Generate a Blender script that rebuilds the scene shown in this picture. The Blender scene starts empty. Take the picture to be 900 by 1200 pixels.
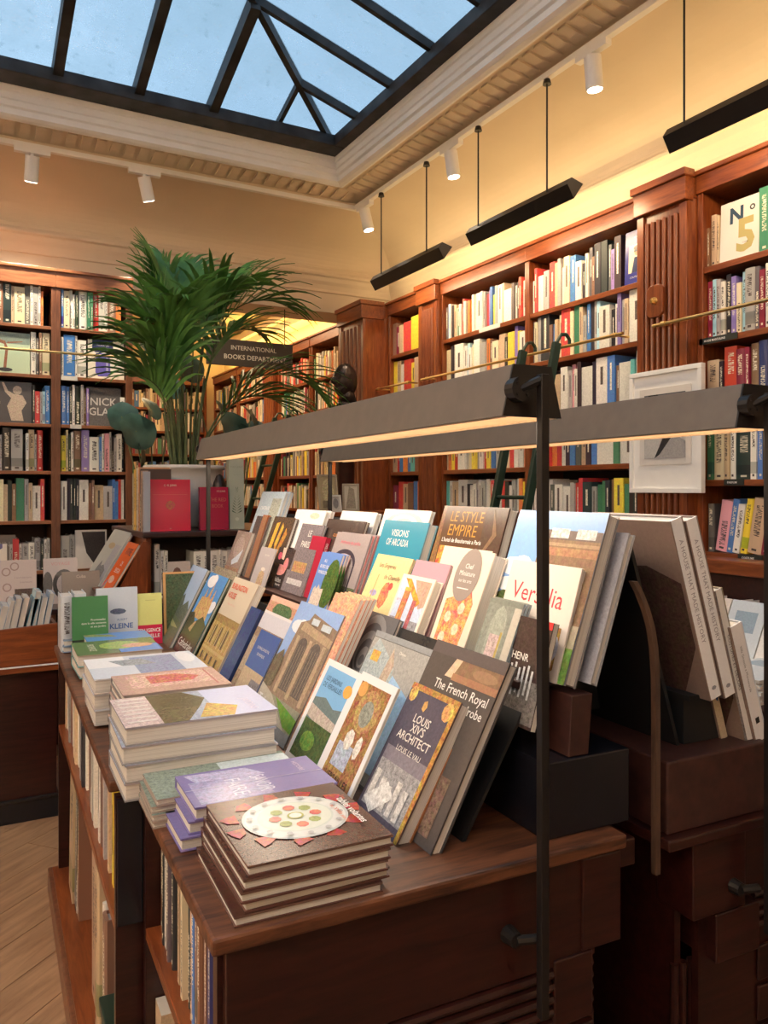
import bpy, math, random
from mathutils import Vector, Matrix
random.seed(7)
SC = bpy.context.scene
COL = SC.collection
EYE = 1.52                      # the eye is 1.52 m above the floor; heights below are eye-relative unless said
YAW = math.radians(28.87)       # camera heading against the room's long axis
TY = -math.radians(2.43)        # the display table stands a little askew in the room

# ---------------------------------------------------------------- camera
cam = bpy.data.cameras.new('camera'); camo = bpy.data.objects.new('camera', cam); COL.objects.link(camo)
camo.location = (0, 0, EYE); camo.rotation_euler = (math.pi / 2, 0, -YAW)
cam.sensor_fit = 'VERTICAL'; cam.sensor_height = 36; cam.sensor_width = 27
cam.lens = 36 * 925 / 1200; cam.shift_y = -27 / 1200; cam.clip_start = .02; cam.clip_end = 200
SC.camera = camo
SC.view_settings.view_transform = 'Standard'; SC.view_settings.look = 'None'
SC.view_settings.gamma = 1; SC.view_settings.use_curve_mapping = False
SC.view_settings.exposure = 0.18

# ---------------------------------------------------------------- world: overcast daylight sky
W = bpy.data.worlds.new('sky'); SC.world = W; W.use_nodes = True
nt = W.node_tree; nt.nodes.clear()
wo = nt.nodes.new('ShaderNodeOutputWorld'); bg = nt.nodes.new('ShaderNodeBackground')
tc = nt.nodes.new('ShaderNodeTexCoord'); nz = nt.nodes.new('ShaderNodeTexNoise'); rp = nt.nodes.new('ShaderNodeValToRGB')
nz.inputs['Scale'].default_value = 3.2; nz.inputs['Detail'].default_value = 5
rp.color_ramp.elements[0].position = .3; rp.color_ramp.elements[0].color = (.33, .41, .49, 1)
rp.color_ramp.elements[1].position = .72; rp.color_ramp.elements[1].color = (.62, .68, .73, 1)
nt.links.new(tc.outputs['Generated'], nz.inputs['Vector']); nt.links.new(nz.outputs['Fac'], rp.inputs['Fac'])
nt.links.new(rp.outputs['Color'], bg.inputs['Color']); nt.links.new(bg.outputs[0], wo.inputs['Surface'])
bg.inputs['Strength'].default_value = 2.35

def area(name, loc, size, power, color, rot=(0, 0, 0), parent=None, spread=None):
    l = bpy.data.lights.new(name, 'AREA'); l.shape = 'RECTANGLE'; l.size, l.size_y = size
    l.energy = power; l.color = color
    if spread: l.spread = spread
    o = bpy.data.objects.new(name, l); COL.objects.link(o); o.location = loc; o.rotation_euler = rot
    if parent: o.parent = parent
    return o
# sky portal at the skylight opening
pl = area('skylight_portal', (.1, 1.66, EYE + 2.24), (4.2, 6.2), 1, (1, 1, 1)); pl.data.cycles.is_portal = True
COVE_P, LAMP_P, PEND_P, SPOT_P, FAR_P = 14, 6.4, 6.5, 32, 60
WARM = (1, .74, .44); YEL = (1, .72, .32)
# LED strips on top of the right-hand bookcases (cove light), added unseen fills, and the ceiling lamp of the room behind the opening
area('cove_strip_right', (3.12, 2.3, EYE + 1.47), (.1, 6.6), COVE_P, YEL, (math.pi, 0, 0))
area('cove_strip_far', (3.12, 8.1, EYE + 1.47), (.1, 4.2), COVE_P * 2.2, (1, .62, .14), (math.pi, 0, 0))
area('fill_uplight_left', (-2.9, 1.6, EYE + 1.4), (.1, 7.0), 130, (1, .84, .66), (math.pi, -.25, 0))  # unseen uplight, added to brighten the ceiling cove and upper walls
area('fill_uplight_front', (.1, -2.3, EYE + 1.4), (5.5, .1), 30, (1, .82, .60), (math.pi + .25, 0, 0))  # second added uplight, behind the camera, for bounce off the ceiling
area('far_room_ceiling_lamp', (2.0, 7.6, EYE + 1.9), (1.2, 2.6), FAR_P, (1, .72, .42))
area('ambient_fill_light', (-1.9, .2, EYE + 1.95), (.6, 4.0), 70, (1, .90, .80))  # added overhead fill that raises the ambient light, no real fitting

# ---------------------------------------------------------------- materials
def newmat(name):
    m = bpy.data.materials.new(name); m.use_nodes = True
    n = m.node_tree.nodes; b = n['Principled BSDF']
    return m, m.node_tree, b
def N(t, kind, **kw):
    n = t.nodes.new(kind)
    for k, v in kw.items():
        if k in n.inputs: n.inputs[k].default_value = v
        else: setattr(n, k, v)
    return n
def simple(name, col, rough=.5, metal=0, noise=0, scale=20, spec=None, bump=0):
    m, t, b = newmat(name)
    b.inputs['Roughness'].default_value = rough; b.inputs['Metallic'].default_value = metal
    if spec is not None: b.inputs['Specular IOR Level'].default_value = spec
    tcn = N(t, 'ShaderNodeTexCoord'); nn = N(t, 'ShaderNodeTexNoise', Scale=scale, Detail=4)
    t.links.new(tcn.outputs['Object'], nn.inputs['Vector'])
    r = N(t, 'ShaderNodeValToRGB')
    r.color_ramp.elements[0].position = .3; r.color_ramp.elements[1].position = .7
    r.color_ramp.elements[0].color = tuple(c * (1 - noise) for c in col) + (1,)
    r.color_ramp.elements[1].color = tuple(min(1, c * (1 + noise)) for c in col) + (1,)
    t.links.new(nn.outputs['Fac'], r.inputs['Fac']); t.links.new(r.outputs['Color'], b.inputs['Base Color'])
    if bump:
        bp = N(t, 'ShaderNodeBump', Strength=bump, Distance=.002)
        t.links.new(nn.outputs['Fac'], bp.inputs['Height']); t.links.new(bp.outputs[0], b.inputs['Normal'])
    return m
def wood(name, c1, c2, rough=.35, axis='Z', scale=6, coat=.2):
    m, t, b = newmat(name)
    tcn = N(t, 'ShaderNodeTexCoord'); mp = N(t, 'ShaderNodeMapping')
    s = {'X': (1, 9, 9), 'Y': (9, 1, 9), 'Z': (9, 9, 1)}[axis]
    mp.inputs['Scale'].default_value = s
    n1 = N(t, 'ShaderNodeTexNoise', Scale=scale, Detail=6, Roughness=.65, Distortion=.6)
    r = N(t, 'ShaderNodeValToRGB'); r.color_ramp.elements[0].position = .32; r.color_ramp.elements[1].position = .7
    r.color_ramp.elements[0].color = c1 + (1,); r.color_ramp.elements[1].color = c2 + (1,)
    t.links.new(tcn.outputs['Object'], mp.inputs['Vector']); t.links.new(mp.outputs[0], n1.inputs['Vector'])
    t.links.new(n1.outputs['Fac'], r.inputs['Fac']); t.links.new(r.outputs['Color'], b.inputs['Base Color'])
    bp = N(t, 'ShaderNodeBump', Strength=.25, Distance=.001)
    t.links.new(n1.outputs['Fac'], bp.inputs['Height']); t.links.new(bp.outputs[0], b.inputs['Normal'])
    b.inputs['Roughness'].default_value = rough; b.inputs['Coat Weight'].default_value = coat; b.inputs['Coat Roughness'].default_value = .25
    return m
def emis(name, col, s):
    m, t, b = newmat(name)
    b.inputs['Base Color'].default_value = col + (1,); b.inputs['Emission Color'].default_value = col + (1,)
    b.inputs['Emission Strength'].default_value = s
    return m
M = {}
M['plaster'] = simple('cream_plaster', (.74, .62, .475), .75, noise=.03, scale=2.5, bump=.05)
M['moulding'] = simple('white_moulding_paint', (.88, .87, .86), .55, noise=.03, scale=8)
M['wood'] = wood('mahogany', (.125, .024, .007), (.30, .080, .020), .30)
M['woodY'] = wood('mahogany_board', (.14, .030, .009), (.31, .085, .022), .30, 'Y')
M['woodX'] = wood('mahogany_board_across', (.14, .030, .009), (.31, .085, .022), .30, 'X')
M['bookwood'] = wood('warm_walnut', (.20, .070, .030), (.36, .145, .062), .35, 'X')
M['bookwoodZ'] = wood('walnut_upright', (.11, .040, .020), (.22, .085, .040), .35, 'Z')
M['dark'] = wood('dark_mahogany', (.014, .0035, .003), (.046, .011, .008), .28, 'X')
M['tabletop'] = wood('worn_tabletop', (.020, .006, .005), (.22, .080, .034), .42, 'X', 5, .05)
M['inner'] = simple('dark_cabinet_inside', (.030, .014, .010), .7, noise=.2)
M['bronze'] = simple('dark_bronze_metal', (.145, .120, .100), .45, .0, noise=.08, scale=30)
M['iron'] = simple('black_iron', (.018, .015, .014), .38, .3, noise=.1)
M['blacklac'] = simple('black_lacquer', (.010, .010, .014), .22, noise=.1)
M['blackmat'] = simple('matt_black_board', (.008, .008, .009), .6, noise=.1)
M['brass'] = simple('aged_brass', (.78, .56, .22), .28, .9, noise=.12, scale=14)
M['white'] = simple('white_painted_metal', (.88, .86, .83), .45, noise=.02)
M['steel'] = simple('rusted_black_steel', (.030, .030, .033), .55, .2, noise=.7, scale=9)
M['pot'] = simple('white_ceramic', (.70, .66, .62), .35, noise=.03)
M['soil'] = simple('soil', (.05, .035, .025), .9, noise=.4)
M['green'] = simple('dark_green_paint', (.012, .036, .025), .35, noise=.15)
M['led'] = emis('warm_led_diffuser', (1, .76, .50), 3.2)
M['spot'] = emis('spot_lens', (1, .93, .80), 9)
M['louver'] = simple('lamp_louver', (.80, .62, .44), .5, 0, noise=.1)
M['bronzebust'] = simple('bust_bronze', (.035, .022, .018), .35, .5, noise=.3)
M['leather'] = simple('oxblood_leather', (.050, .017, .013), .5, noise=.3, scale=40)

def leafmat(name, c1, c2):
    m, t, b = newmat(name)
    tcn = N(t, 'ShaderNodeTexCoord'); nn = N(t, 'ShaderNodeTexNoise', Scale=7, Detail=3)
    r = N(t, 'ShaderNodeValToRGB'); r.color_ramp.elements[0].position = .35; r.color_ramp.elements[1].position = .68
    r.color_ramp.elements[0].color = c1 + (1,); r.color_ramp.elements[1].color = c2 + (1,)
    t.links.new(tcn.outputs['Object'], nn.inputs['Vector']); t.links.new(nn.outputs['Fac'], r.inputs['Fac'])
    t.links.new(r.outputs[0], b.inputs['Base Color']); b.inputs['Roughness'].default_value = .32
    return m
M['leaf'] = leafmat('palm_leaf', (.05, .17, .035), (.17, .40, .09))
M['bigleaf'] = leafmat('broad_leaf', (.022, .055, .045), (.055, .12, .10))
M['stem'] = simple('palm_stem', (.10, .13, .05), .5, noise=.25)

def glassmat():
    m, t, b = newmat('weathered_skylight_glass')
    out = [n for n in t.nodes if n.type == 'OUTPUT_MATERIAL'][0]
    tr = N(t, 'ShaderNodeBsdfTransparent'); df = N(t, 'ShaderNodeBsdfTranslucent'); gl = N(t, 'ShaderNodeBsdfGlossy', Roughness=.25)
    tr.inputs[0].default_value = (.66, .76, .84, 1); df.inputs[0].default_value = (.52, .62, .68, 1)
    tcn = N(t, 'ShaderNodeTexCoord'); nn = N(t, 'ShaderNodeTexNoise', Scale=1.4, Detail=8, Roughness=.7)
    vo = N(t, 'ShaderNodeTexNoise', Scale=26, Detail=3)
    r = N(t, 'ShaderNodeMapRange'); r.inputs['From Min'].default_value = .35; r.inputs['From Max'].default_value = .7
    r.inputs['To Min'].default_value = .18; r.inputs['To Max'].default_value = .80
    r2 = N(t, 'ShaderNodeMapRange'); r2.inputs['From Min'].default_value = .62; r2.inputs['From Max'].default_value = .72
    r2.inputs['To Max'].default_value = .5
    ad = N(t, 'ShaderNodeMath', operation='ADD'); ad.use_clamp = True
    t.links.new(tcn.outputs['Object'], nn.inputs['Vector']); t.links.new(nn.outputs['Fac'], r.inputs['Value'])
    t.links.new(tcn.outputs['Object'], vo.inputs['Vector']); t.links.new(vo.outputs['Fac'], r2.inputs['Value'])
    t.links.new(r.outputs[0], ad.inputs[0]); t.links.new(r2.outputs[0], ad.inputs[1])
    mx = N(t, 'ShaderNodeMixShader'); t.links.new(ad.outputs[0], mx.inputs[0])
    t.links.new(tr.outputs[0], mx.inputs[1]); t.links.new(df.outputs[0], mx.inputs[2])
    m2 = N(t, 'ShaderNodeMixShader'); m2.inputs[0].default_value = .06
    t.links.new(mx.outputs[0], m2.inputs[1]); t.links.new(gl.outputs[0], m2.inputs[2]); t.links.new(m2.outputs[0], out.inputs['Surface'])
    return m
M['skyglass'] = glassmat()

def printmat(name, rough):
    # printed paper: face colour attribute, alpha = how blotchy the printed picture is
    m, t, b = newmat(name)
    at = N(t, 'ShaderNodeAttribute', attribute_name='Col'); tcn = N(t, 'ShaderNodeTexCoord')
    n1 = N(t, 'ShaderNodeTexNoise', Scale=120, Detail=9, Roughness=.8)
    n2 = N(t, 'ShaderNodeTexNoise', Scale=52, Detail=6, Roughness=.7)
    t.links.new(tcn.outputs['Object'], n1.inputs['Vector']); t.links.new(tcn.outputs['Object'], n2.inputs['Vector'])
    mr = N(t, 'ShaderNodeMapRange'); mr.inputs['From Min'].default_value = .33; mr.inputs['From Max'].default_value = .67
    mr.inputs['To Min'].default_value = -.85; mr.inputs['To Max'].default_value = .85; mr.clamp = False
    t.links.new(n1.outputs['Fac'], mr.inputs['Value'])
    mu = N(t, 'ShaderNodeMath', operation='MULTIPLY'); t.links.new(mr.outputs[0], mu.inputs[0]); t.links.new(at.outputs['Alpha'], mu.inputs[1])
    a1 = N(t, 'ShaderNodeMath', operation='ADD'); a1.inputs[1].default_value = 1; t.links.new(mu.outputs[0], a1.inputs[0])
    mxm = N(t, 'ShaderNodeMath', operation='MAXIMUM'); mxm.inputs[1].default_value = .12; t.links.new(a1.outputs[0], mxm.inputs[0])
    vm = N(t, 'ShaderNodeVectorMath', operation='SCALE'); t.links.new(at.outputs['Color'], vm.inputs[0]); t.links.new(mxm.outputs[0], vm.inputs['Scale'])
    hs = N(t, 'ShaderNodeHueSaturation'); t.links.new(vm.outputs[0], hs.inputs['Color'])
    h1 = N(t, 'ShaderNodeMapRange'); h1.inputs['From Min'].default_value = .3; h1.inputs['From Max'].default_value = .7
    h1.inputs['To Min'].default_value = -.09; h1.inputs['To Max'].default_value = .09
    t.links.new(n2.outputs['Fac'], h1.inputs['Value'])
    m3 = N(t, 'ShaderNodeMath', operation='MULTIPLY_ADD'); m3.inputs[2].default_value = .5
    t.links.new(h1.outputs[0], m3.inputs[0]); t.links.new(at.outputs['Alpha'], m3.inputs[1]); t.links.new(m3.outputs[0], hs.inputs['Hue'])
    t.links.new(hs.outputs[0], b.inputs['Base Color']); b.inputs['Roughness'].default_value = rough
    return m
M['print'] = printmat('printed_glossy_cover', .24)
M['printmat'] = printmat('printed_matt_cover', .5)

def pagemat():
    m, t, b = newmat('page_edges')
    tcn = N(t, 'ShaderNodeTexCoord'); mp = N(t, 'ShaderNodeMapping'); mp.inputs['Scale'].default_value = (1.5, 900, 1.5)
    n1 = N(t, 'ShaderNodeTexNoise', Scale=1, Detail=2)
    r = N(t, 'ShaderNodeValToRGB'); r.color_ramp.elements[0].color = (.42, .38, .34, 1); r.color_ramp.elements[1].color = (.72, .68, .62, 1)
    r.color_ramp.elements[0].position = .3; r.color_ramp.elements[1].position = .7
    t.links.new(tcn.outputs['Object'], mp.inputs[0]); t.links.new(mp.outputs[0], n1.inputs['Vector']); t.links.new(n1.outputs['Fac'], r.inputs['Fac'])
    t.links.new(r.outputs[0], b.inputs['Base Color']); b.inputs['Roughness'].default_value = .7
    return m
M['pages'] = pagemat()

def spinemat(name, kind):
    # shelf book: cover in the object's own colour, with printed title band(s) down the spine in local z
    m, t, b = newmat(name)
    oi = N(t, 'ShaderNodeObjectInfo'); tcn = N(t, 'ShaderNodeTexCoord'); sp = N(t, 'ShaderNodeSeparateXYZ')
    t.links.new(tcn.outputs['Generated'], sp.inputs[0])
    def rng(out, lo, hi):
        a = N(t, 'ShaderNodeMath', operation='GREATER_THAN'); a.inputs[1].default_value = lo
        c = N(t, 'ShaderNodeMath', operation='LESS_THAN'); c.inputs[1].default_value = hi
        d = N(t, 'ShaderNodeMath', operation='MULTIPLY')
        t.links.new(out, a.inputs[0]); t.links.new(out, c.inputs[0]); t.links.new(a.outputs[0], d.inputs[0]); t.links.new(c.outputs[0], d.inputs[1])
        return d.outputs[0]
    def mul(a, c):
        d = N(t, 'ShaderNodeMath', operation='MULTIPLY'); t.links.new(a, d.inputs[0]); t.links.new(c, d.inputs[1]); return d.outputs[0]
    mp = N(t, 'ShaderNodeMapping'); t.links.new(tcn.outputs['Generated'], mp.inputs[0])
    mp.inputs['Scale'].default_value = (2.4, 0, 70)
    addv = N(t, 'ShaderNodeVectorMath', operation='ADD'); cv = N(t, 'ShaderNodeCombineXYZ')
    m10 = N(t, 'ShaderNodeMath', operation='MULTIPLY'); m10.inputs[1].default_value = 91; t.links.new(oi.outputs['Random'], m10.inputs[0])
    t.links.new(m10.outputs[0], cv.inputs[2]); t.links.new(mp.outputs[0], addv.inputs[0]); t.links.new(cv.outputs[0], addv.inputs[1])
    n1 = N(t, 'ShaderNodeTexNoise', Scale=1, Detail=1); t.links.new(addv.outputs[0], n1.inputs['Vector'])
    g = N(t, 'ShaderNodeMath', operation='GREATER_THAN'); g.inputs[1].default_value = .5; t.links.new(n1.outputs['Fac'], g.inputs[0])
    zr = {'text': (.32, .88), 'low': (.12, .6), 'band': (.55, .9)}[kind]
    mask = mul(mul(rng(sp.outputs['Z'], *zr), rng(sp.outputs['X'], .28, .74)), g.outputs[0])
    logo = mul(mul(rng(sp.outputs['Z'], .05, .09), rng(sp.outputs['X'], .32, .68)), rng(sp.outputs['X'], 0, 1))
    mm = N(t, 'ShaderNodeMath', operation='MAXIMUM'); t.links.new(mask, mm.inputs[0]); t.links.new(logo, mm.inputs[1])
    # title ink contrasts with the cover
    bw = N(t, 'ShaderNodeRGBToBW'); t.links.new(oi.outputs['Color'], bw.inputs[0])
    lt = N(t, 'ShaderNodeMath', operation='LESS_THAN'); lt.inputs[1].default_value = .28; t.links.new(bw.outputs[0], lt.inputs[0])
    ink = N(t, 'ShaderNodeMix', data_type='RGBA'); ink.inputs['A'].default_value = (.07, .05, .05, 1); ink.inputs['B'].default_value = (.80, .74, .58, 1)
    t.links.new(lt.outputs[0], ink.inputs['Factor'])
    mx = N(t, 'ShaderNodeMix', data_type='RGBA')
    base = oi.outputs['Color']
    if kind == 'band':
        hs = N(t, 'ShaderNodeHueSaturation'); hs.inputs['Value'].default_value = .55; hs.inputs['Hue'].default_value = .56
        t.links.new(base, hs.inputs['Color'])
        m0 = N(t, 'ShaderNodeMix', data_type='RGBA'); t.links.new(rng(sp.outputs['Z'], .10, .30), m0.inputs['Factor'])
        t.links.new(base, m0.inputs['A']); t.links.new(hs.outputs[0], m0.inputs['B']); base = m0.outputs['Result']
    t.links.new(mm.outputs[0], mx.inputs['Factor']); t.links.new(base, mx.inputs['A']); t.links.new(ink.outputs['Result'], mx.inputs['B'])
    t.links.new(mx.outputs['Result'], b.inputs['Base Color']); b.inputs['Roughness'].default_value = .35
    return m
M['spine0'] = spinemat('book_cloth_long_title', 'text')
M['spine1'] = spinemat('book_cloth_low_title', 'low')
M['spine2'] = spinemat('book_cloth_banded', 'band')

# ---------------------------------------------------------------- mesh helpers
class MB:
    def __init__(s): s.v = []; s.f = []; s.c = []; s.m = []
    def face(s, pts, col=(1, 1, 1, 0), m=0):
        i = len(s.v); s.v += [tuple(p) for p in pts]; s.f.append(tuple(range(i, i + len(pts)))); s.c.append(col); s.m.append(m)
    def idx(s, verts, faces, col=(1, 1, 1, 0), m=0):
        i = len(s.v); s.v += [tuple(p) for p in verts]
        for f in faces: s.f.append(tuple(i + k for k in f)); s.c.append(col); s.m.append(m)
    def box(s, x0, x1, y0, y1, z0, z1, col=(1, 1, 1, 0), m=0, bev=0):
        if x1 < x0: x0, x1 = x1, x0
        if y1 < y0: y0, y1 = y1, y0
        if z1 < z0: z0, z1 = z1, z0
        v = [(x, y, z) for x in (x0, x1) for y in (y0, y1) for z in (z0, z1)]
        s.idx(v, [(0, 1, 3, 2), (4, 6, 7, 5), (0, 4, 5, 1), (2, 3, 7, 6), (0, 2, 6, 4), (1, 5, 7, 3)], col, m)
    def prism(s, poly, a, b, axis='Y', col=(1, 1, 1, 0), m=0):
        # poly in the plane across `axis`, extruded from a to b
        n = len(poly)
        def P(p, t):
            return {'Y': (p[0], t, p[1]), 'X': (t, p[0], p[1]), 'Z': (p[0], p[1], t)}[axis]
        v = [P(p, a) for p in poly] + [P(p, b) for p in poly]
        ar = sum(poly[i][0] * poly[(i + 1) % n][1] - poly[(i + 1) % n][0] * poly[i][1] for i in range(n))
        flip = (ar > 0) != (axis == 'Y')
        if b < a: flip = not flip
        fs = [tuple(range(n))[::-1], tuple(range(n, 2 * n))] + [(i, (i + 1) % n, n + (i + 1) % n, n + i) for i in range(n)]
        if not flip: fs = [f[::-1] for f in fs]
        s.idx(v, fs, col, m)
    def tube(s, p0, p1, r0, r1=None, n=10, col=(1, 1, 1, 0), m=0, caps=True):
        r1 = r0 if r1 is None else r1
        p0 = Vector(p0); p1 = Vector(p1); d = (p1 - p0).normalized()
        a = d.orthogonal().normalized(); b = d.cross(a)
        v = [tuple(p + (a * math.cos(2 * math.pi * k / n) + b * math.sin(2 * math.pi * k / n)) * r) for p, r in ((p0, r0), (p1, r1)) for k in range(n)]
        fs = [(k, (k + 1) % n, n + (k + 1) % n, n + k) for k in range(n)]
        if caps: fs += [tuple(range(n))[::-1], tuple(range(n, 2 * n))]
        s.idx(v, fs, col, m)
    def lathe(s, prof, c=(0, 0, 0), n=24, col=(1, 1, 1, 0), m=0):
        v = [(c[0] + r * math.cos(2 * math.pi * k / n), c[1] + r * math.sin(2 * math.pi * k / n), c[2] + z) for r, z in prof for k in range(n)]
        fs = []
        for j in range(len(prof) - 1):
            for k in range(n):
                a = j * n + k; b = j * n + (k + 1) % n
                fs.append((a, b, b + n, a + n))
        s.idx(v, fs, col, m)
    def mesh(s, name, mats, colattr=False, smooth=False):
        me = bpy.data.meshes.new(name); me.from_pydata(s.v, [], s.f)
        for mt in (mats if isinstance(mats, (list, tuple)) else [mats]): me.materials.append(mt)
        if any(s.m): me.polygons.foreach_set('material_index', s.m)
        if colattr:
            at = me.color_attributes.new('Col', 'FLOAT_COLOR', 'CORNER'); buf = []
            for f, c in zip(s.f, s.c): buf += list(c) * len(f)
            at.data.foreach_set('color', buf)
        if smooth: me.polygons.foreach_set('use_smooth', [True] * len(s.f))
        me.update(); return me
def link(name, me, parent=None, loc=(0, 0, 0), rot=(0, 0, 0)):
    o = bpy.data.objects.new(name, me); COL.objects.link(o); o.location = loc; o.rotation_euler = rot
    if parent: o.parent = parent
    return o
def tag(o, label=None, cat=None, group=None, kind=None):
    if label: o['label'] = label
    if cat: o['category'] = cat
    if group: o['group'] = group
    if kind: o['kind'] = kind
    return o
def bevel(o, w=.004, seg=2):
    md = o.modifiers.new('bevel', 'BEVEL'); md.width = w; md.segments = seg; md.limit_method = 'ANGLE'; return o
def empty(name, loc, label, cat, group=None, rot=(0, 0, 0)):
    o = bpy.data.objects.new(name, None); COL.objects.link(o); o.location = loc; o.rotation_euler = rot; o.empty_display_size = .05
    return tag(o, label, cat, group)
def obj(name, mb, mat, parent=None, loc=(0, 0, 0), rot=(0, 0, 0), **kw):
    return link(name, mb.mesh(name, mat, **kw), parent, loc, rot)
def bx(name, dims, mat, parent=None, bev=0, loc=(0, 0, 0)):
    mb = MB(); mb.box(*dims); o = obj(name, mb, mat, parent, loc)
    if bev: bevel(o, bev)
    return o
CT, ST = math.cos(TY), math.sin(TY)
def T2W(x, y, z):      # point of the display table's own frame (z eye-relative) -> world
    return (x * CT - y * ST, x * ST + y * CT, z + EYE)
def R2W(x, y, z): return (x, y, z + EYE)
# ================================================================ THE SETTING
FL = 0.0
fl = MB(); fl.box(-3.25, 3.45, -2.7, 10.6, -.06, -.008)
floor = link('floor', fl.mesh('floor', wood('floor_base', (.10, .055, .030), (.16, .09, .05), .5, 'Y')))
tag(floor, kind='structure')
M['plank'] = wood('oak_plank', (.27, .145, .075), (.50, .30, .165), .42, 'X', 3, .1)
# diagonal oak planks (45 degrees to the display table), each a piece of the floor
pa = TY + math.radians(43)
pu = Vector((math.cos(pa), math.sin(pa), 0)); pv = Vector((-pu.y, pu.x, 0))
plank_me = []
for L in (1.5, 2.1, 1.2):
    mb = MB(); mb.box(0, L - .003, 0, .172, -.010, 0); plank_me.append((L, mb.mesh('plank', M['plank'])))
rp_ = random.Random(3); npl = 0
org = Vector((-2.6, 1.0, 0))
for r in range(-16, 30):
    s = -3.5 + rp_.uniform(0, 1.2)
    while s < 5.2:
        L, me = rp_.choice(plank_me)
        c = org + pu * (s + L / 2) + pv * (r * .175)
        if -1.7 < c.x < 1.3 and 1.0 < c.y < 5.3 and npl < 280:
            p = org + pu * s + pv * (r * .175)
            o = link('plank', me, floor, (p.x, p.y, 0.0), (0, 0, pa)); npl += 1
        s += L

def ring(mb, prof, X0=-2.1, X1=2.3, Y0=-1.54, Y1=4.86, sides=(0, 1, 2, 3)):
    # sweep a profile of (outward offset, eye-relative height) round the skylight rectangle, mitred
    for (o0, z0), (o1, z1) in zip(prof[:-1], prof[1:]):
        c0 = [(X0 - o0, Y0 - o0), (X1 + o0, Y0 - o0), (X1 + o0, Y1 + o0), (X0 - o0, Y1 + o0)]
        c1 = [(X0 - o1, Y0 - o1), (X1 + o1, Y0 - o1), (X1 + o1, Y1 + o1), (X0 - o1, Y1 + o1)]
        for k in sides:
            a, b = k, (k + 1) % 4
            mb.face([c0[a] + (z0 + EYE,), c0[b] + (z0 + EYE,), c1[b] + (z1 + EYE,), c1[a] + (z1 + EYE,)])
mb = MB()
cove = [(.36, 2.075)] + [(1.0 - .64 * math.cos(a) , 1.79 + .285 * math.sin(a)) for a in [math.radians(d) for d in (90, 80, 70, 60, 50, 40, 30, 20, 10, 0)]]
cove = [(.36, 2.075)] + [(1.0 - .64 + .64 * math.sin(math.radians(d)), 1.79 + .285 * math.cos(math.radians(d))) for d in range(5, 91, 6)] + [(1.0, 1.79)]
ring(mb, [(.10, 2.115), (.14, 2.125), (.33, 2.10), (.33, 2.075)] + cove)
ceil = obj('ceiling', mb, M['plaster']); tag(ceil, kind='structure')
# ribs of the plaster cove band round the skylight (right and back sides show)
mb = MB()
y = -1.5
while y < 5.0:
    mb.prism([(2.46, 2.124 + EYE), (2.60, 2.103 + EYE), (2.60, 2.096 + EYE), (2.53, 2.099 + EYE), (2.46, 2.114 + EYE)], y, y + .055); y += .085
x = -2.1
while x < 2.5:
    mb.prism([(5.02, 2.124 + EYE), (5.16, 2.103 + EYE), (5.16, 2.096 + EYE), (5.09, 2.099 + EYE), (5.02, 2.114 + EYE)], x, x + .055, 'X'); x += .085
o = obj('ribs', mb, M['plaster'], ceil); tag(o, kind='stuff')
mb = MB()
ring(mb, [(0, 2.30), (0, 2.225), (.012, 2.220), (.012, 2.185), (.022, 2.180), (.022, 2.150), (.038, 2.142), (.040, 2.110), (.060, 2.098), (.085, 2.092), (.105, 2.10), (.14, 2.13)])
o = obj('trim_1', mb, M['moulding']); tag(o, kind='structure')
mb = MB()   # cornice under the cove
ring(mb, [(1.0, 1.80), (.975, 1.79), (.97, 1.765), (.945, 1.755), (.93, 1.735), (.93, 1.72), (.95, 1.71), (.96, 1.68), (.975, 1.655), (.985, 1.62), (.985, 1.60), (1.0, 1.595)], sides=(0, 1, 2, 3))
o = obj('trim_2', mb, M['plaster']); tag(o, kind='structure')
# walls
def wallbox(name, *d):
    mb = MB(); mb.box(*d); o = obj(name, mb, M['plaster']); tag(o, kind='structure'); return o
wallbox('wall_right', 3.3, 3.42, -2.6, 10.6, 0, EYE + 2.2)
wallbox('wall_left', -3.22, -3.1, -2.6, 5.9, 0, EYE + 2.2)
wallbox('wall_front', -3.2, 3.4, -2.66, -2.54, 0, EYE + 2.2)
mb = MB(); mb.box(-3.2, 1.10, 5.86, 6.22, 0, EYE + 2.2); mb.box(1.10, 3.3, 5.86, 6.22, EYE + 1.44, EYE + 2.2)
o = obj('wall_back', mb, M['plaster']); tag(o, kind='structure')
# room beyond the opening
wallbox('wall_far', .6, 3.42, 10.5, 10.62, 0, EYE + 2.1)
wallbox('wall_passage', .6, .72, 6.22, 10.6, 0, EYE + 2.1)
wallbox('ceiling_beyond', .6, 3.42, 6.22, 10.6, EYE + 2.0, EYE + 2.1)
mb = MB()
for k, yy in enumerate([6.9, 7.7, 8.5, 9.3, 10.1]): mb.box(.72, 3.3, yy, yy + .1, EYE + 1.94, EYE + 2.0)
mb.box(3.14, 3.3, 6.22, 10.5, EYE + 1.72, EYE + 1.80); mb.box(3.08, 3.3, 6.22, 10.5, EYE + 1.80, EYE + 1.88)
o = obj('trim_3', mb, M['plaster']); tag(o, kind='structure')
# a small bright window in the far wall, seen low behind the palm
w = bx('window_1', (1.32, 1.80, 10.44, 10.5, EYE - .1, EYE + .75), M['white']); tag(w, kind='structure')
bx('pane', (1.36, 1.76, 10.425, 10.44, EYE - .06, EYE + .71), emis('daylit_pane', (.55, .72, .9), 1.1), w)

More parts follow.
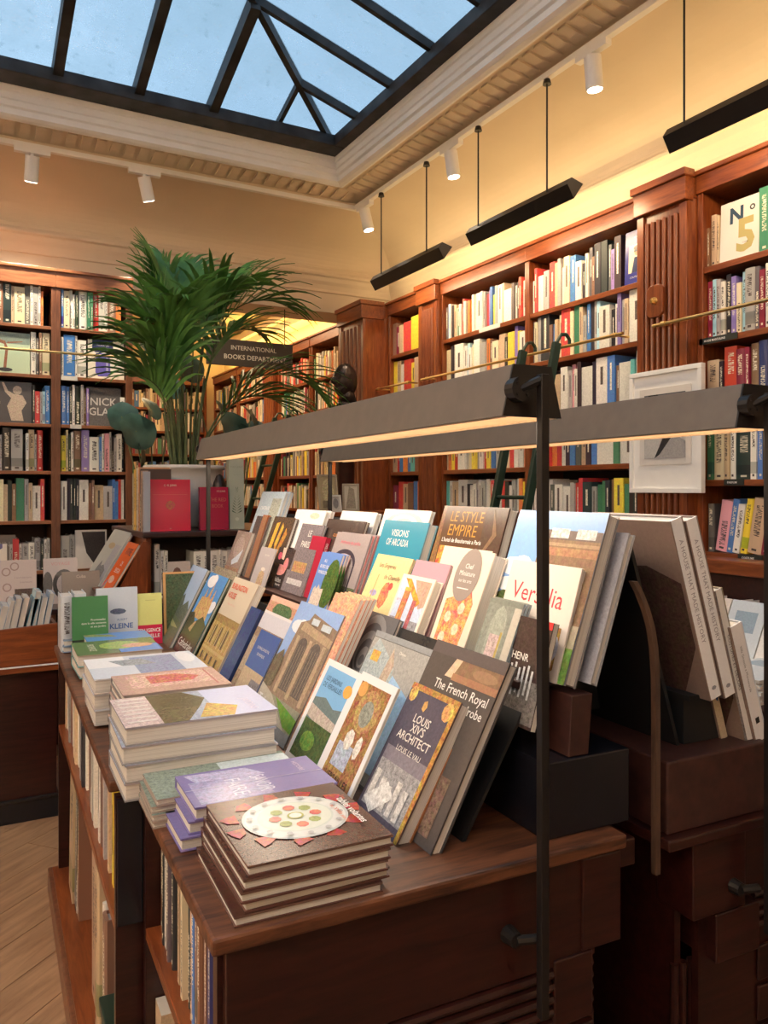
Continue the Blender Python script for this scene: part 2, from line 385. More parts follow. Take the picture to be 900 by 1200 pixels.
# ---------------------------------------------------------------- skylight lantern
sky = empty('skylight', (.1, 1.66, EYE + 2.3), 'large hipped glass skylight with dark steel bars above the shop', 'skylight')
SX, SY, SZ = .1, 1.66, EYE + 2.3
def L(x, y, z): return (x - SX, y - SY, z + EYE - SZ)
mb = MB()
for (x0, x1, y0, y1) in [(-2.1, 2.3, 4.70, 4.86), (-2.1, 2.3, -1.54, -1.38), (2.22, 2.3, -1.38, 4.70), (-2.1, -2.02, -1.38, 4.70)]:
    mb.box(x0 - SX, x1 - SX, y0 - SY, y1 - SY, -.045, .03)
bevel(obj('curb_frame', mb, M['steel'], sky), .006)
def zr(x, y):  # glass height above the hipped roof plan
    d = min(x + 2.1, 2.3 - x, y + 1.54, 4.86 - y); return 2.33 + .30 * d
def bar(x0, y0, x1, y1, w=.030, h=.040, name='glazing_bar', z0=None, z1=None):
    a = Vector(L(x0, y0, zr(x0, y0))); b = Vector(L(x1, y1, zr(x1, y1)))
    d = b - a; ln = d.length; mb = MB(); mb.box(-w / 2, w / 2, 0, ln, -h, .008)
    o = obj(name, mb, M['steel'], sky, a); o.rotation_euler = d.to_track_quat('Y', 'Z').to_euler(); return o
hx = 2.2
bar(2.3, 4.86, .1, 2.66, .036, .05, 'hip_bar'); bar(-2.1, 4.86, .1, 2.66, .036, .05, 'hip_bar')
bar(2.3, -1.54, .1, .66, .036, .05, 'hip_bar'); bar(-2.1, -1.54, .1, .66, .036, .05, 'hip_bar'); bar(.1, .66, .1, 2.66, .07, .1, 'ridge_bar')
xs = [1.85, 1.41, .97, .53, .10, -.34, -.78, -1.22, -1.66]; ys = [4.41, 3.97, 3.53, 3.09, 2.66, 2.16, 1.66, 1.16, .66, .22, -.22, -.66, -1.10]
for x in xs:
    d = min(2.3 - x, x + 2.1)
    big = x in (1.41, .97, .53, .10)
    bar(x, 4.86, x, 4.86 - d, .055 if big else .026, .085 if big else .035); bar(x, -1.54, x, -1.54 + d)
for y in ys:
    d = min(4.86 - y, y + 1.54, 2.2)
    if d < .02: continue
    bar(2.3, y, 2.3 - d, y); bar(-2.1, y, -2.1 + d, y)
def pane(pts):
    mb = MB(); P = [Vector(L(x, y, zr(x, y) + .004)) for x, y in pts]; c = sum(P, Vector()) / len(P)
    Q = [p - c for p in P]
    if Q[0].cross(Q[1]).z < 0: Q = Q[::-1]
    n = len(Q); up = Vector((0, 0, .006))
    mb.idx([tuple(q) for q in Q] + [tuple(q + up) for q in Q], [tuple(range(n))[::-1], tuple(range(n, 2 * n))] + [(i, (i + 1) % n, n + (i + 1) % n, n + i) for i in range(n)])
    obj('pane', mb, M['skyglass'], sky, c)
ex = [2.3] + xs + [-2.1]
for a, b in zip(ex[:-1], ex[1:]):
    da, db = min(2.3 - a, a + 2.1), min(2.3 - b, b + 2.1)
    for s, Y in ((-1, 4.86), (1, -1.54)):
        pts = [(a, Y), (b, Y)] + ([(b, Y + s * db)] if db > .01 else []) + ([(a, Y + s * da)] if da > .01 else [])
        pane(pts)
ey = [4.86] + ys + [-1.54]
for a, b in zip(ey[:-1], ey[1:]):
    da, db = min(4.86 - a, a + 1.54, 2.2), min(4.86 - b, b + 1.54, 2.2)
    for s, X in ((-1, 2.3), (1, -2.1)):
        pts = [(X, a), (X, b)] + ([(X + s * db, b)] if db > .01 else []) + ([(X + s * da, a)] if da > .01 else [])
        pane(pts)

# ---------------------------------------------------------------- track, spots and pendant lamps
tr = bx('lighting_track', (2.60, 2.635, -1.5, 5.20, EYE + 2.045, EYE + 2.075), M['white']); tag(tr, 'long white lighting track under the skylight edge along the right wall', 'track')
tr = bx('lighting_track', (-2.3, 2.60, 5.165, 5.20, EYE + 2.045, EYE + 2.075), M['white']); tag(tr, 'white lighting track above the left bookcase with two spotlights', 'track')
def spot(x, y, label, tilt, aim, pw=1):
    r = empty('spotlight', (x, y, EYE + 2.045), label, 'spotlight', 'spotlights on the ceiling tracks')
    mb = MB(); along = (x == 2.617)
    mb.box(-.018, .018, -.10, .10, -.03, 0) if along else mb.box(-.10, .10, -.018, .018, -.03, 0)
    mb.tube((0, 0, -.03), (0, 0, -.06), .012)
    obj('adapter', mb, M['white'], r)
    mb = MB(); mb.tube((0, 0, .02), (0, 0, -.125), .040, n=20); mb.tube((0, 0, -.125), (0, 0, -.13), .040, .036, n=20)
    rot = (tilt[0], tilt[1], 0)
    b = obj('housing', mb, M['white'], r, (0, 0, -.06), rot, smooth=False)
    mb = MB(); mb.tube((0, 0, -.1305), (0, 0, -.1325), .034, n=20)
    obj('lens', mb, M['spot'], b)
    l = bpy.data.lights.new('spot', 'SPOT'); l.energy = SPOT_P * pw; l.color = (1, .84, .62); l.spot_size = 1.5; l.spot_blend = .8; l.shadow_soft_size = .035
    o = bpy.data.objects.new('bulb', l); COL.objects.link(o); o.parent = b; o.location = (0, 0, -.15)
spot(2.617, 5.03, 'small white spotlight in the ceiling corner where the tracks meet', (-.12, -.18), 0)
spot(2.617, 3.92, 'white spotlight on the right track above the middle pendant lamp', (-.05, -.12), 0)
spot(2.617, 2.74, 'white spotlight on the right track, largest and nearest the camera', (.0, -.10), 0)
spot(.44, 5.18, 'leftmost white spotlight, above the left bookcase', (.42, .02), 0, 2.6)
spot(1.10, 5.18, 'tilted white spotlight above the palm, second on the back track', (.30, -.30), 0, 1.6)

def trough(name, x, y0, y1, zt, zb, wt, wb, label, group, power, parentz=None, shift=0, roll=0):
    r = empty(name, (x, y0, EYE + zt), label, 'lamp', group)
    r.rotation_euler = (0, roll, 0); h = zt - zb; ln = y1 - y0
    prof = [(-wt / 2, 0), (wt / 2, 0), (wb / 2 + shift, -h), (-wb / 2 + shift, -h)]
    t = .006
    inner = [(-wb / 2 + t + shift, -h), (-wt / 2 + t, -t), (wt / 2 - t, -t), (wb / 2 - t + shift, -h)]
    mb = MB(); mb.prism([prof[3], prof[0], prof[1], prof[2], inner[3], inner[2], inner[1], inner[0]], 0, ln)
    obj('housing', mb, M['bronze'], r)
    for e0 in (-.004, ln):
        mb = MB(); mb.prism(prof, e0, e0 + .004); obj('end_cap', mb, M['bronze'], r)
    mb = MB(); mb.box(-wb / 2 + .012 + shift, wb / 2 - .012 + shift, .01, ln - .01, -h + .010, -h + .013); obj('diffuser', mb, M['led'], r)
    mb = MB(); n = int(ln / .022)
    for k in range(n):
        yy = .01 + k * .022; mb.box(-wb / 2 + .01 + shift, wb / 2 - .01 + shift, yy, yy + .0035, -h + .001, -h + .009)
    o = obj('louver', mb, M['louver'], r); tag(o, kind='stuff')
    area('tube', (shift, ln / 2, -h - .002), (wb * .7, ln * .95), power, WARM, (0, 0, 0), r)
    return r
for (y0, y1, wires, lab) in [(4.04, 4.925, (4.786, 4.196), 'black pendant trough lamp furthest back, above the narrow shelf bay'),
                      (2.90, 3.75, (3.645, 3.06), 'black pendant trough lamp in the middle, above the crowded shelf bays'),
                      (1.25, 2.315, (2.22, 1.42), 'black pendant trough lamp cut by the right edge of the picture')]:
    r = trough('pendant_lamp', 2.617, y0, y1, 1.485, 1.415, .045, .10, lab, 'black trough lamps hanging along the right wall', PEND_P, shift=.0, roll=-.95)
    iv = Matrix.Rotation(.95, 3, 'Y')
    for wy in wires:
        mb = MB(); mb.tube(iv @ Vector((0, wy - y0, .0)), iv @ Vector((0, wy - y0, .56)), .0045, n=6); mb.tube(iv @ Vector((0, wy - y0, .535)), iv @ Vector((0, wy - y0, .56)), .022, .016, n=12)
        obj('suspension_rod', mb, M['iron'], r)
    for c in r.children:
        if c.type == 'MESH' and c.name.startswith(('housing', 'end_cap')): c.data.materials[0] = M['iron']

# ---------------------------------------------------------------- bookcases
def bookcase(label, loc, rotz, W, D, shelves, top, left=.035, right=.035, wood_='wood', woodh='woodX', cornice=True, base=-1.40, group=None, edge=.028, name='bookcase', cz=1.345, ctop=1.445):
    r = empty(name, (loc[0], loc[1], 0), label, 'bookcase', group, (0, 0, rotz))
    bx('back_panel', (0, W, D - .015, D, .08, EYE + cz), M['inner'], r)
    if left: bx('side_panel', (0, left, 0, D - .015, 0, EYE + cz), M[wood_], r, .002)
    if right: bx('side_panel', (W - right, W, 0, D - .015, 0, EYE + cz), M[wood_], r, .002)
    for z in shelves: bx('shelf', (left, W - right, .006, D - .015, EYE + z - edge, EYE + z), M[woodh], r, .002)
    bx('plinth', (left, W - right, .01, D - .015, 0, .10), M['dark'], r)
    if cornice:
        mb = MB(); mb.box(0, W, -.012, D, EYE + cz, EYE + ctop - .02); mb.box(0, W, -.028, D, EYE + ctop - .02, EYE + ctop)
        bevel(obj('cornice', mb, M[woodh], r), .003)
    return r
SH_MID = [1.033, .74, .445, .13, -.19, -.50, -.82, -1.14]
SH_NEAR = [1.006, .681, .36, .041, -.284]
RW = -math.pi / 2
bcA = bookcase('bay with green ladder leaning in front, left of the middle divider', (3.0, 4.612), RW, .925, .28, SH_MID, 1.44, .012, .02)
bcB = bookcase('bay just left of the big fluted pilaster, navy picture book at top', (3.0, 3.687), RW, .915, .28, SH_MID, 1.44, .02, .02)
bcN = bookcase('near bay right of the fluted pilaster, white art book on top shelf', (3.0, 2.471), RW, 1.48, .28, SH_NEAR, 1.44, .03, .03)
bcC = bookcase('narrow shelf bay between slim fluted pilaster and dark corner jamb', (3.0, 5.375), RW, .505, .28, SH_MID, 1.44, .03, .02)
bcN2 = bookcase('bookcase bay beyond the right edge of the picture beside camera', (3.0, .98), RW, 1.5, .28, SH_NEAR, 1.44, .03, .03)
# projecting base ledge below the near bay
lg = bx('base_ledge', (2.86, 3.0, 1.0, 2.50, EYE - .36, EYE - .30), M['woodY'], None, .006); tag(lg, 'polished mahogany ledge under the lowest shelf of the near bay', 'ledge')
lg2 = bx('base_cupboard', (2.90, 2.999, 1.0, 2.50, 0, EYE - .361), M['dark'], None, .004); tag(lg2, 'dark panelled cupboard front below the near bay ledge', 'cupboard')

def pilaster(label, x, y0, y1, proj, flutes, zb=-1.52, plaque=None, cap=True, name='pilaster'):
    r = empty(name, (x, y1, 0), label, 'pilaster', None, (0, 0, RW)); Wd = y1 - y0
    bx('shaft', (0, Wd, 0, proj + .25, 0, EYE + 1.33), M['wood'], r, .003)
    e = .045; n = flutes; s = (Wd - 2 * e) / n
    for k in range(n):
        mb = MB(); xa = e + k * s; seg = 6
        poly = [(xa + .004, .0)] + [(xa + s / 2 - (s / 2 - .006) * math.cos(math.pi * j / seg), -.020 * math.sin(math.pi * j / seg)) for j in range(seg + 1)] + [(xa + s - .004, .0)]
        mb.prism(poly[1:-1], .30, EYE + 1.27, 'Z'); obj('flute', mb, M['wood'], r)
    bx('stile', (0, e - .004, -.012, 0, .30, EYE + 1.31), M['wood'], r, .002); bx('stile', (Wd - e + .004, Wd, -.012, 0, .30, EYE + 1.31), M['wood'], r, .002)
    bx('base', (-.012, Wd + .012, -.03, 0, 0, .29), M['dark'], r, .004)
    if cap:
        mb = MB(); q = proj - .030; mb.box(-.008, Wd + .008, -.030, q, EYE + 1.315, EYE + 1.42); mb.box(-.016, Wd + .016, -.045, q, EYE + 1.42, EYE + 1.455); mb.box(0, Wd, q, .25, EYE + 1.331, EYE + 1.445)
        bevel(obj('capital', mb, M['woodX'], r), .004)
    if plaque:
        z = plaque; c = Wd * .44; mb = MB(); a, b, q = .048, .075, .018
        mb.prism([(c - a, z + EYE - b + q), (c - a, z + EYE + b - q), (c - a + q, z + EYE + b), (c + a - q, z + EYE + b), (c + a, z + EYE + b - q), (c + a, z + EYE - b + q), (c + a - q, z + EYE - b), (c - a + q, z + EYE - b)], -.036, -.018)
        pq = obj('plaque', mb, M['wood'], r); bevel(pq, .002)
        mb = MB(); mb.tube((c, -.036, z + EYE), (c, -.052, z + EYE), .018, .013, n=14); mb.tube((c, -.052, z + EYE), (c, -.060, z + EYE), .008, .004, n=10)
        obj('knob', mb, M['brass'], pq)
    return r
pilaster('broad fluted mahogany pilaster with a brass knob plaque', 2.945, 2.475, 2.770, .055, 6, plaque=.885)
pilaster('slim fluted mahogany pilaster beside the narrow bay', 2.975, 4.622, 4.862, .03, 5)
pilaster('dark fluted jamb at the corner of the opening', 2.80, 5.39, 5.82, .20, 5)
rl = []
def rail(label, p0, p1, brk):
    r = empty('brass_rail', p0, label, 'rail', 'brass ladder rails')
    q = Vector(p1) - Vector(p0); mb = MB(); mb.tube((0, 0, 0), q, .0085, n=10); obj('rod', mb, M['brass'], r)
    for t, d in brk:
        c = q * t; mb = MB(); mb.tube(c, c + Vector(d), .006, n=8); mb.tube(c - q.normalized() * .012, c + q.normalized() * .012, .012, n=10); obj('bracket', mb, M['brass'], r)
    return r
rail('brass rail across the two crowded bays behind the lamp', R2W(2.90, 4.72, .765), R2W(2.90, 2.83, .765), [(.04, (.1, 0, 0)), (.97, (.1, 0, 0))])
rail('brass rail running right from the broad fluted pilaster', R2W(2.90, 2.64, .765), R2W(2.90, -.5, .765), [(.02, (.05, 0, 0)), (.98, (.1, 0, 0))])
rail('short brass rail crossing the narrow corner bay', R2W(2.90, 5.38, .77), R2W(2.90, 4.88, .77), [(.06, (.1, 0, 0)), (.94, (.1, 0, 0))])
rail('pale brass rail across the left bookcase', R2W(-.8, 5.44, .875), R2W(1.08, 5.44, .875), [(.03, (0, .1, 0)), (.97, (0, .1, 0))])

# left bookcase on the back wall
SHL = [1.06, .741, .424, .117, -.206, -.53, -.86]
kw = dict(wood_='bookwoodZ', woodh='bookwood', edge=.022, cz=1.315, ctop=1.435)
bcL1 = bookcase('left bookcase bay cut by the left edge of the picture', (.13, 5.55), 0, .483, .30, SHL, 1.44, .03, .028, **kw)
bcL2 = bookcase('left bookcase bay beside the palm, purple vase book in it', (.613, 5.55), 0, .487, .30, SHL, 1.44, .028, .045, **kw)
bcL0 = bookcase('left bookcase bay outside the picture on the left', (-.37, 5.55), 0, .50, .30, SHL, 1.44, .03, .03, **kw)
# bays of the room beyond
bcE = bookcase('bookcase on the end wall of the room beyond, behind the palm', (.76, 10.18), 0, 2.2, .28, SH_MID, 1.44, .03, .03)
farbays = [(6.87, .63), (7.74, .85), (9.02, .95), (10.0, .95)]
for (ym, w_) , lab in zip(farbays, ['first bay of the room beyond, behind the dark bust', 'second bay of the room beyond, green ladder in front', 'third bay of the room beyond, seen through the palm', 'last bay of the room beyond, hidden by palm leaves']):
    bookcase(lab, (3.0, ym), RW, w_, .28, SH_MID, 1.44, .03, .03)
pilaster('slim mahogany pilaster in the room beyond with brass knob', 2.97, 7.76, 8.04, .03, 4, plaque=.62)
# ================================================================ SHELF BOOKS
def unit_book(mat, rounded):
    # width 0..1 in x, spine on y=0, depth 1, height 1 (scaled per book)
    mb = MB(); t = .07
    if rounded:
        pts = [(0, .03), (.12, .008), (.35, 0), (.65, 0), (.88, .008), (1, .03)]
    else: pts = [(0, 0), (1, 0)]
    outer = pts + [(1, 1), (1 - t, 1), (1 - t, .05), (t, .05), (t, 1), (0, 1)]
    mb.prism(outer, 0, 1, 'Z'); mb.box(t, 1 - t, .05, .97, .012, .975, m=1)
    return mb.mesh('book', [mat, M['pages']])
UB = [unit_book(M[k], r) for k in ('spine0', 'spine1', 'spine2', 'spine0') for r in (True, False)]
PAL = {'w': ((.80, .77, .70), 'white'), 'c': ((.78, .68, .46), 'cream'), 's': ((.60, .44, .29), 'tan'), 'g': ((.42, .40, .38), 'grey'),
       'd': ((.13, .12, .12), 'charcoal'), 'k': ((.035, .032, .035), 'black'), 'r': ((.62, .06, .05), 'red'), 'm': ((.28, .03, .06), 'maroon'),
       'o': ((.82, .26, .07), 'orange'), 'y': ((.88, .68, .07), 'yellow'), 'b': ((.08, .22, .55), 'blue'), 'l': ((.42, .68, .80), 'light blue'),
       't': ((.16, .55, .52), 'teal'), 'n': ((.07, .24, .13), 'green'), 'p': ((.28, .20, .50), 'purple'), 'i': ((.82, .38, .45), 'pink'),
       'v': ((.26, .14, .09), 'brown'), 'N': ((.05, .06, .20), 'navy')}
ORD = ['first', 'second', 'third', 'fourth', 'fifth', 'sixth', 'seventh', 'eighth', 'ninth', 'tenth', 'eleventh', 'twelfth', 'thirteenth', 'fourteenth', 'fifteenth', 'sixteenth', 'seventeenth', 'eighteenth', 'nineteenth', 'twentieth', 'twenty-first', 'twenty-second', 'twenty-third', 'twenty-fourth', 'twenty-fifth', 'twenty-sixth', 'twenty-seventh', 'twenty-eighth', 'twenty-ninth', 'thirtieth', 'thirty-first', 'thirty-second', 'thirty-third', 'thirty-fourth', 'thirty-fifth', 'thirty-sixth', 'thirty-seventh', 'thirty-eighth']
rb = random.Random(11)
def parse(spec):
    out = []
    for tok in spec.split():
        ch = tok[0]; rest = tok[1:]; wd = 1.0; hh = None; lean = 0
        num = ''.join(q for q in rest if q.isdigit() or q == '.')
        if num: wd = float(num)
        if 'T' in rest: hh = 1.0
        if 'S' in rest: hh = .62
        if '/' in rest: lean = 1
        out.append((ch, wd, hh, lean))
    return out
BK = []
def shelf_row(loc, rotz, x0, x1, z, spec, place, group, hmax=.27, hmin=.19, fill=1.0, stuff=None, setback=.02, depth=.19):
    """books of one shelf, spines out; loc/rotz = the bookcase, x0..x1 along it."""
    items = parse(spec); tot = sum(i[1] for i in items); U = (x1 - x0) * fill / tot; x = x0
    c, s = math.cos(rotz), math.sin(rotz)
    for k, (ch, wd, hh, lean) in enumerate(items):
        w = wd * U; h = hmin + (hmax - hmin) * (hh if hh is not None else rb.random() ** .8) if hh != .62 else hmin * .82
        if ch == '_': x += w; continue
        col, cn = PAL[ch]; j = rb.uniform(.85, 1.12); cc = tuple(min(1, max(0, q * j + rb.uniform(-.015, .015))) for q in col)
        sb = setback + rb.uniform(-.006, .014)
        if stuff is not None:
            a = (w - .0012)
            bxs = [(x, sb), (x + a, sb), (x + a, sb + depth), (x, sb + depth)]
            P = [(loc[0] + px * c - py * s, loc[1] + px * s + py * c) for px, py in bxs]
            v = [(p[0], p[1], EYE + z) for p in P] + [(p[0], p[1], EYE + z + h) for p in P]
            stuff.idx(v, [(0, 1, 5, 4), (1, 2, 6, 5), (3, 0, 4, 7), (2, 3, 7, 6)], cc + (.25,)); stuff.face(v[4:], (.6, .55, .48, 0))
            if rb.random() < .6:      # printed title on the spine
                ink = (.75, .70, .58, .8) if sum(cc) < .9 else (.12, .09, .08, .8); z0, z1 = EYE + z + h * rb.uniform(.25, .45), EYE + z + h * rb.uniform(.75, .92)
                q0, q1 = [(loc[0] + px * c - py * s, loc[1] + px * s + py * c) for px, py in ((x + a * .38, sb - .0006), (x + a * .62, sb - .0006))]
                stuff.face([(q0[0], q0[1], z0), (q1[0], q1[1], z0), (q1[0], q1[1], z1), (q0[0], q0[1], z1)], ink)
            x += w; continue
        o = bpy.data.objects.new('book', rb.choice(UB)); COL.objects.link(o)
        th = 0
        if lean: th = math.radians(9)
        o.location = (loc[0] + x * c - sb * s, loc[1] + x * s + sb * c, EYE + z + .0005); o.rotation_euler = (0, th, rotz)
        if lean:
            o.location.z += (w - .002) * math.sin(th) * 0 + .0005 + w * math.sin(th)
        o.scale = (w - .0012, depth, h); o.color = cc + (1,)
        thick = 'thick ' if w > .045 else ('slim ' if w < .022 else '')
        n = k - sum(1 for q in items[:k] if q[0] == '_')
        tag(o, f'{thick}{cn} book, {ORD[n]} from left {place}', 'book', group); x += w; BK.append(o)
    return x
GA, GB, GN, GC = 'books in the bay with the ladder', 'books in the bay left of the broad pilaster', 'books in the near bay', 'books in the narrow corner bay'
RowsA = ["d b w k s w n w r w k o o w w3 w g r p b y g w2 s w3 d w k r w k", "c2 k g w3 w l w c w2 g2 o v c2 s2 k y2 p y w2", "w d w2 c g w k w b w2 s w d w2 k c w r w2", "s o y r w2 g c y g w r y b g w2 c r w w o", "t w s2 w3 k w w g w g w c r w w r k w g w o y"]
RowsB = ["w r w2 g2 r2 s g g w c2 b2 w2 k w d v k2T k2T d p k2T", "d c g k3 v b s c r3 c n2 s g b k g l w3 k w p g s w4T", "k r w s2 v k s2 w2 g i w k w3 k w3T b2T v w3 t w2T", "g d r2 o r w k b d s k b w3 n w3 k", "w g w i w d w2 w2 g r r k2 g n n k v y2 n k k r"]
RowsN = ["", "m l g w k p c l g2T d m w1T l2 o b i2 i s g k", "s3 k r3T m2 m v2 N2T r t2 r k w2S w p g b w", "n c2 s w k3 w b k p y c w2 k i w g", "d i2/ b/ w/ y/ s2/ m/ d/ b/ l2/ m/ r2/ w"]
RowsC = ["v m s r2 y3T", "y s w r2 y s w", "s r w b k w r", "s r b o b t v o", "m r s v b o"]
nth = ['top shelf', 'second shelf', 'third shelf', 'fourth shelf', 'fifth shelf']
stA = MB()
for k in range(5):
    shelf_row((3.0, 4.612), RW, .018, .90, SH_MID[k], RowsA[k], f'on {nth[k]} of the ladder bay', GA, .255, .19, stuff=stA)
    # the top shelf of bay B ends in a picture book
    shelf_row((3.0, 3.687), RW, .025, .72 if k == 0 else .88, SH_MID[k], RowsB[k], f'on {nth[k]}, bay left of broad pilaster', GB, .275 if k < 2 else .25, .19, stuff=stA)
    if RowsN[k]: shelf_row((3.0, 2.471), RW, .035, .60, SH_NEAR[k], RowsN[k], f'on {nth[k]} right of broad pilaster', GN, .27, .20)
    shelf_row((3.0, 5.375), RW, .035, .48, SH_MID[k], RowsC[k], f'on {nth[k]} of narrow corner bay', GC, .25, .20, stuff=stA)
GL = 'books on the left bookcase'; stL = MB()
RowsL1 = ["s2 w k2 r v3T k3T s c4 d2 w g2 w o _2", "", "", "g w2 g w o2 g k3T g4 _ w s2 g r2 _2", "w p r w k c s k v n2T g s w2 r _", ""]
RowsL2 = ["b c2 w w k w3 n n r2T w2 w v3 o2 _", "w b4T w w3", "b2 b k w k2 g v p", "y2 c k w v3 p3 w4 b w i2 g k g w2 k", "w2 k1T k1T k1T k1T w3 v v s3 g3 b b r w", "g3 g2 _8"]
for k, sp in enumerate(RowsL1):
    if sp: shelf_row((.13, 5.55), 0, .032, .45, SHL[k], sp, f'on {nth[k]}, leftmost visible bay', GL, .275, .225, .98, stuff=stL if k == 4 else None)
for k, sp in enumerate(RowsL2):
    x1 = {1: .19, 2: .21}.get(k, .435)
    if k < 5: shelf_row((.613, 5.55), 0, .032, x1, SHL[k], sp, f'on {nth[k]}, bay beside the palm', GL, .275, .22, stuff=stL if k == 4 else None)
shelf_row((.13, 5.55), 0, .21, .45, SHL[5], "g r2T w g2 w2 g2T k w g", 'on sixth shelf, leftmost visible bay', GL, .21, .15)
shelf_row((.13, 5.55), 0, .335, .45, SHL[1], "w2T d v c3T", 'on second shelf, leftmost visible bay', GL, .275, .22)
shelf_row((.13, 5.55), 0, .345, .45, SHL[2], "k r2 g l b2T", 'on third shelf, leftmost visible bay', GL, .25, .20)
shelf_row((.613, 5.55), 0, .032, .12, SHL[5], "g3 g2", 'on sixth shelf, bay beside the palm', GL, .25, .20)
shelf_row((.613, 5.55), 0, .41, .44, SHL[2], "w", 'at the right end of third shelf, palm bay', GL, .22, .20)
o = obj('shelf_books', stL, M['printmat'], colattr=True); tag(o, 'row of small books on the fifth shelf of the left bookcase', 'books', kind='stuff')
# the room beyond: too small to tell apart, one object
st = MB(); ch = 'wwccssggdkrrmooybvvngwcs'; rf = random.Random(5)
for (ym, w_) in farbays:
    for k in range(5):
        n = int(w_ / .03); sp = ' '.join(rf.choice(ch) + rf.choice(['', '', '2']) for _ in range(n))
        shelf_row((3.0, ym), RW, .035, w_ - .035, SH_MID[k], sp, '', '', .25, .17, stuff=st)
for k in range(5):
    sp = ' '.join(rf.choice('wcgdkvsmbn') + rf.choice(['', '', '2']) for _ in range(60))
    shelf_row((.76, 10.18), 0, .035, 2.16, SH_MID[k], sp, '', '', .25, .17, stuff=st)
o = obj('small_books', stA, M['printmat'], colattr=True); tag(o, 'rows of small books in the right wall bays beyond the near lamp', 'books', kind='stuff')
o = obj('far_books', st, M['printmat'], colattr=True); tag(o, 'rows of small books filling the bays of the room beyond', 'books', kind='stuff')

# ================================================================ BOOKS WITH A VISIBLE COVER
_tm = {}
def textmesh(s, bold=0):
    if (s, bold) in _tm: return _tm[(s, bold)]
    cu = bpy.data.curves.new('t', 'FONT'); cu.body = s; cu.size = 1; cu.resolution_u = 2; cu.align_x = 'CENTER'; cu.align_y = 'CENTER'; cu.offset = bold
    ob = bpy.data.objects.new('t', cu); me = bpy.data.meshes.new_from_object(ob)
    V = [(v.co.x, v.co.y) for v in me.vertices]; Fs = [tuple(p.vertices) for p in me.polygons]
    bpy.data.objects.remove(ob); bpy.data.curves.remove(cu); bpy.data.meshes.remove(me)
    xs_ = [v[0] for v in V] or [0, 1]; _tm[(s, bold)] = (V, Fs, min(xs_), max(xs_)); return _tm[(s, bold)]
def art_on(mb, w, h, art, y=-.0006, T=None):
    """art: list of ('r',x0,y0,x1,y1,col,a) | ('p',[(x,y)..],col,a) | ('t',text,cx,cy,maxw,size,col[,rot,bold]) in cover units 0..1"""
    T = T or (lambda x, z, d: (x * w, y - d, z * h))
    for k, a in enumerate(art):
        d = .00012 * k
        if a[0] == 'r':
            _, x0, y0, x1, y1, c = a[:6]; al = a[6] if len(a) > 6 else 0
            mb.face([T(x0, y0, d), T(x1, y0, d), T(x1, y1, d), T(x0, y1, d)], tuple(c) + (al,))
        elif a[0] == 'p':
            al = a[3] if len(a) > 3 else 0
            mb.face([T(px, pz, d) for px, pz in a[1]], tuple(a[2]) + (al,))
        elif a[0] == 't':
            _, s, cx, cy, mw, sz, c = a[:7]; rot = a[7] if len(a) > 7 else 0
            V, Fs, mn, mx = textmesh(s, a[8] if len(a) > 8 else 0); wd = (mx - mn) or 1
            sc = sz * h; 
            if wd * sc > mw * (w if not rot else h): scx = mw * (w if not rot else h) / wd
            else: scx = sc
            cr, sr = math.cos(rot), math.sin(rot)
            P = [T(cx + ((vx - (mn + mx) / 2) * scx * cr - vy * sc * sr) / w, cy + ((vx - (mn + mx) / 2) * scx * sr + vy * sc * cr) / h, d) for vx, vy in V]
            mb.idx(P, Fs, tuple(c) + (0,))
def ell(cx, cy, rx, ry, n=20, a0=0, a1=360): return [(cx + rx * math.cos(math.radians(a0 + (a1 - a0) * k / n)), cy + ry * math.sin(math.radians(a0 + (a1 - a0) * k / n))) for k in range(n + (0 if a1 - a0 == 360 else 1))]
def cover_book(label, w, h, t, col, art, loc, rot, group=None, spine=None, spineart=None, back=None, soft=False, mat='print', jit=0, name='book', cat='book', flip=False):
    """book in its own frame: cover on y=0 facing -Y, width +X, height +Z, thickness +Y; spine at x=0 (or x=w when flip)"""
    r = empty(name, loc, label, cat, group, rot)
    b = .0012 if soft else .003; ov = 0 if soft else .003
    spine = spine or tuple(q * .85 for q in col); al = .12
    mb = MB(); C4 = tuple(col) + (al * .3,)
    mb.box(0, w, 0, b, 0, h, C4); mb.box(0, w, t - b, t, 0, h, tuple(back or spine) + (.05 if not back else .12,))
    sx = (w - b, w) if flip else (0, b)
    mb.box(sx[0], sx[1], b, t - b, 0, h, tuple(spine) + (.05,))
    art_on(mb, w, h, art)
    if spineart:
        if flip: art_on(mb, t, h, spineart, T=lambda x, z, d: (w + .0006 + d, x * t, z * h))
        else: art_on(mb, t, h, spineart, T=lambda x, z, d: (-.0006 - d, t - x * t, z * h))
    if back: art_on(mb, w, h, [('p', [(.05, .02), (.80, .02), (.98, .30), (.98, .66), (.70, .74), (.1, .70)], (.085, .050, .040), .5), ('p', ell(.45, .38, .12, .10, 10), (.34, .22, .16), .5), ('p', [(.3, .1), (.6, .1), (.5, .34), (.38, .34)], (.04, .03, .035), .4)], T=lambda x, z, d: ((1 - x) * w, t + .0006 + d, z * h))
    obj('cover', mb, M[mat], r, colattr=True)
    px = (b, w - ov) if not flip else (ov, w - b)
    bx('page_block', (px[0], px[1], b, t - b, ov, h - ov), M['pages'], r)
    return r
GD = 'art books leaning on the sloping display'
DISP_ROT = lambda tilt: (-math.radians(tilt), 0, -math.pi / 2 + TY)
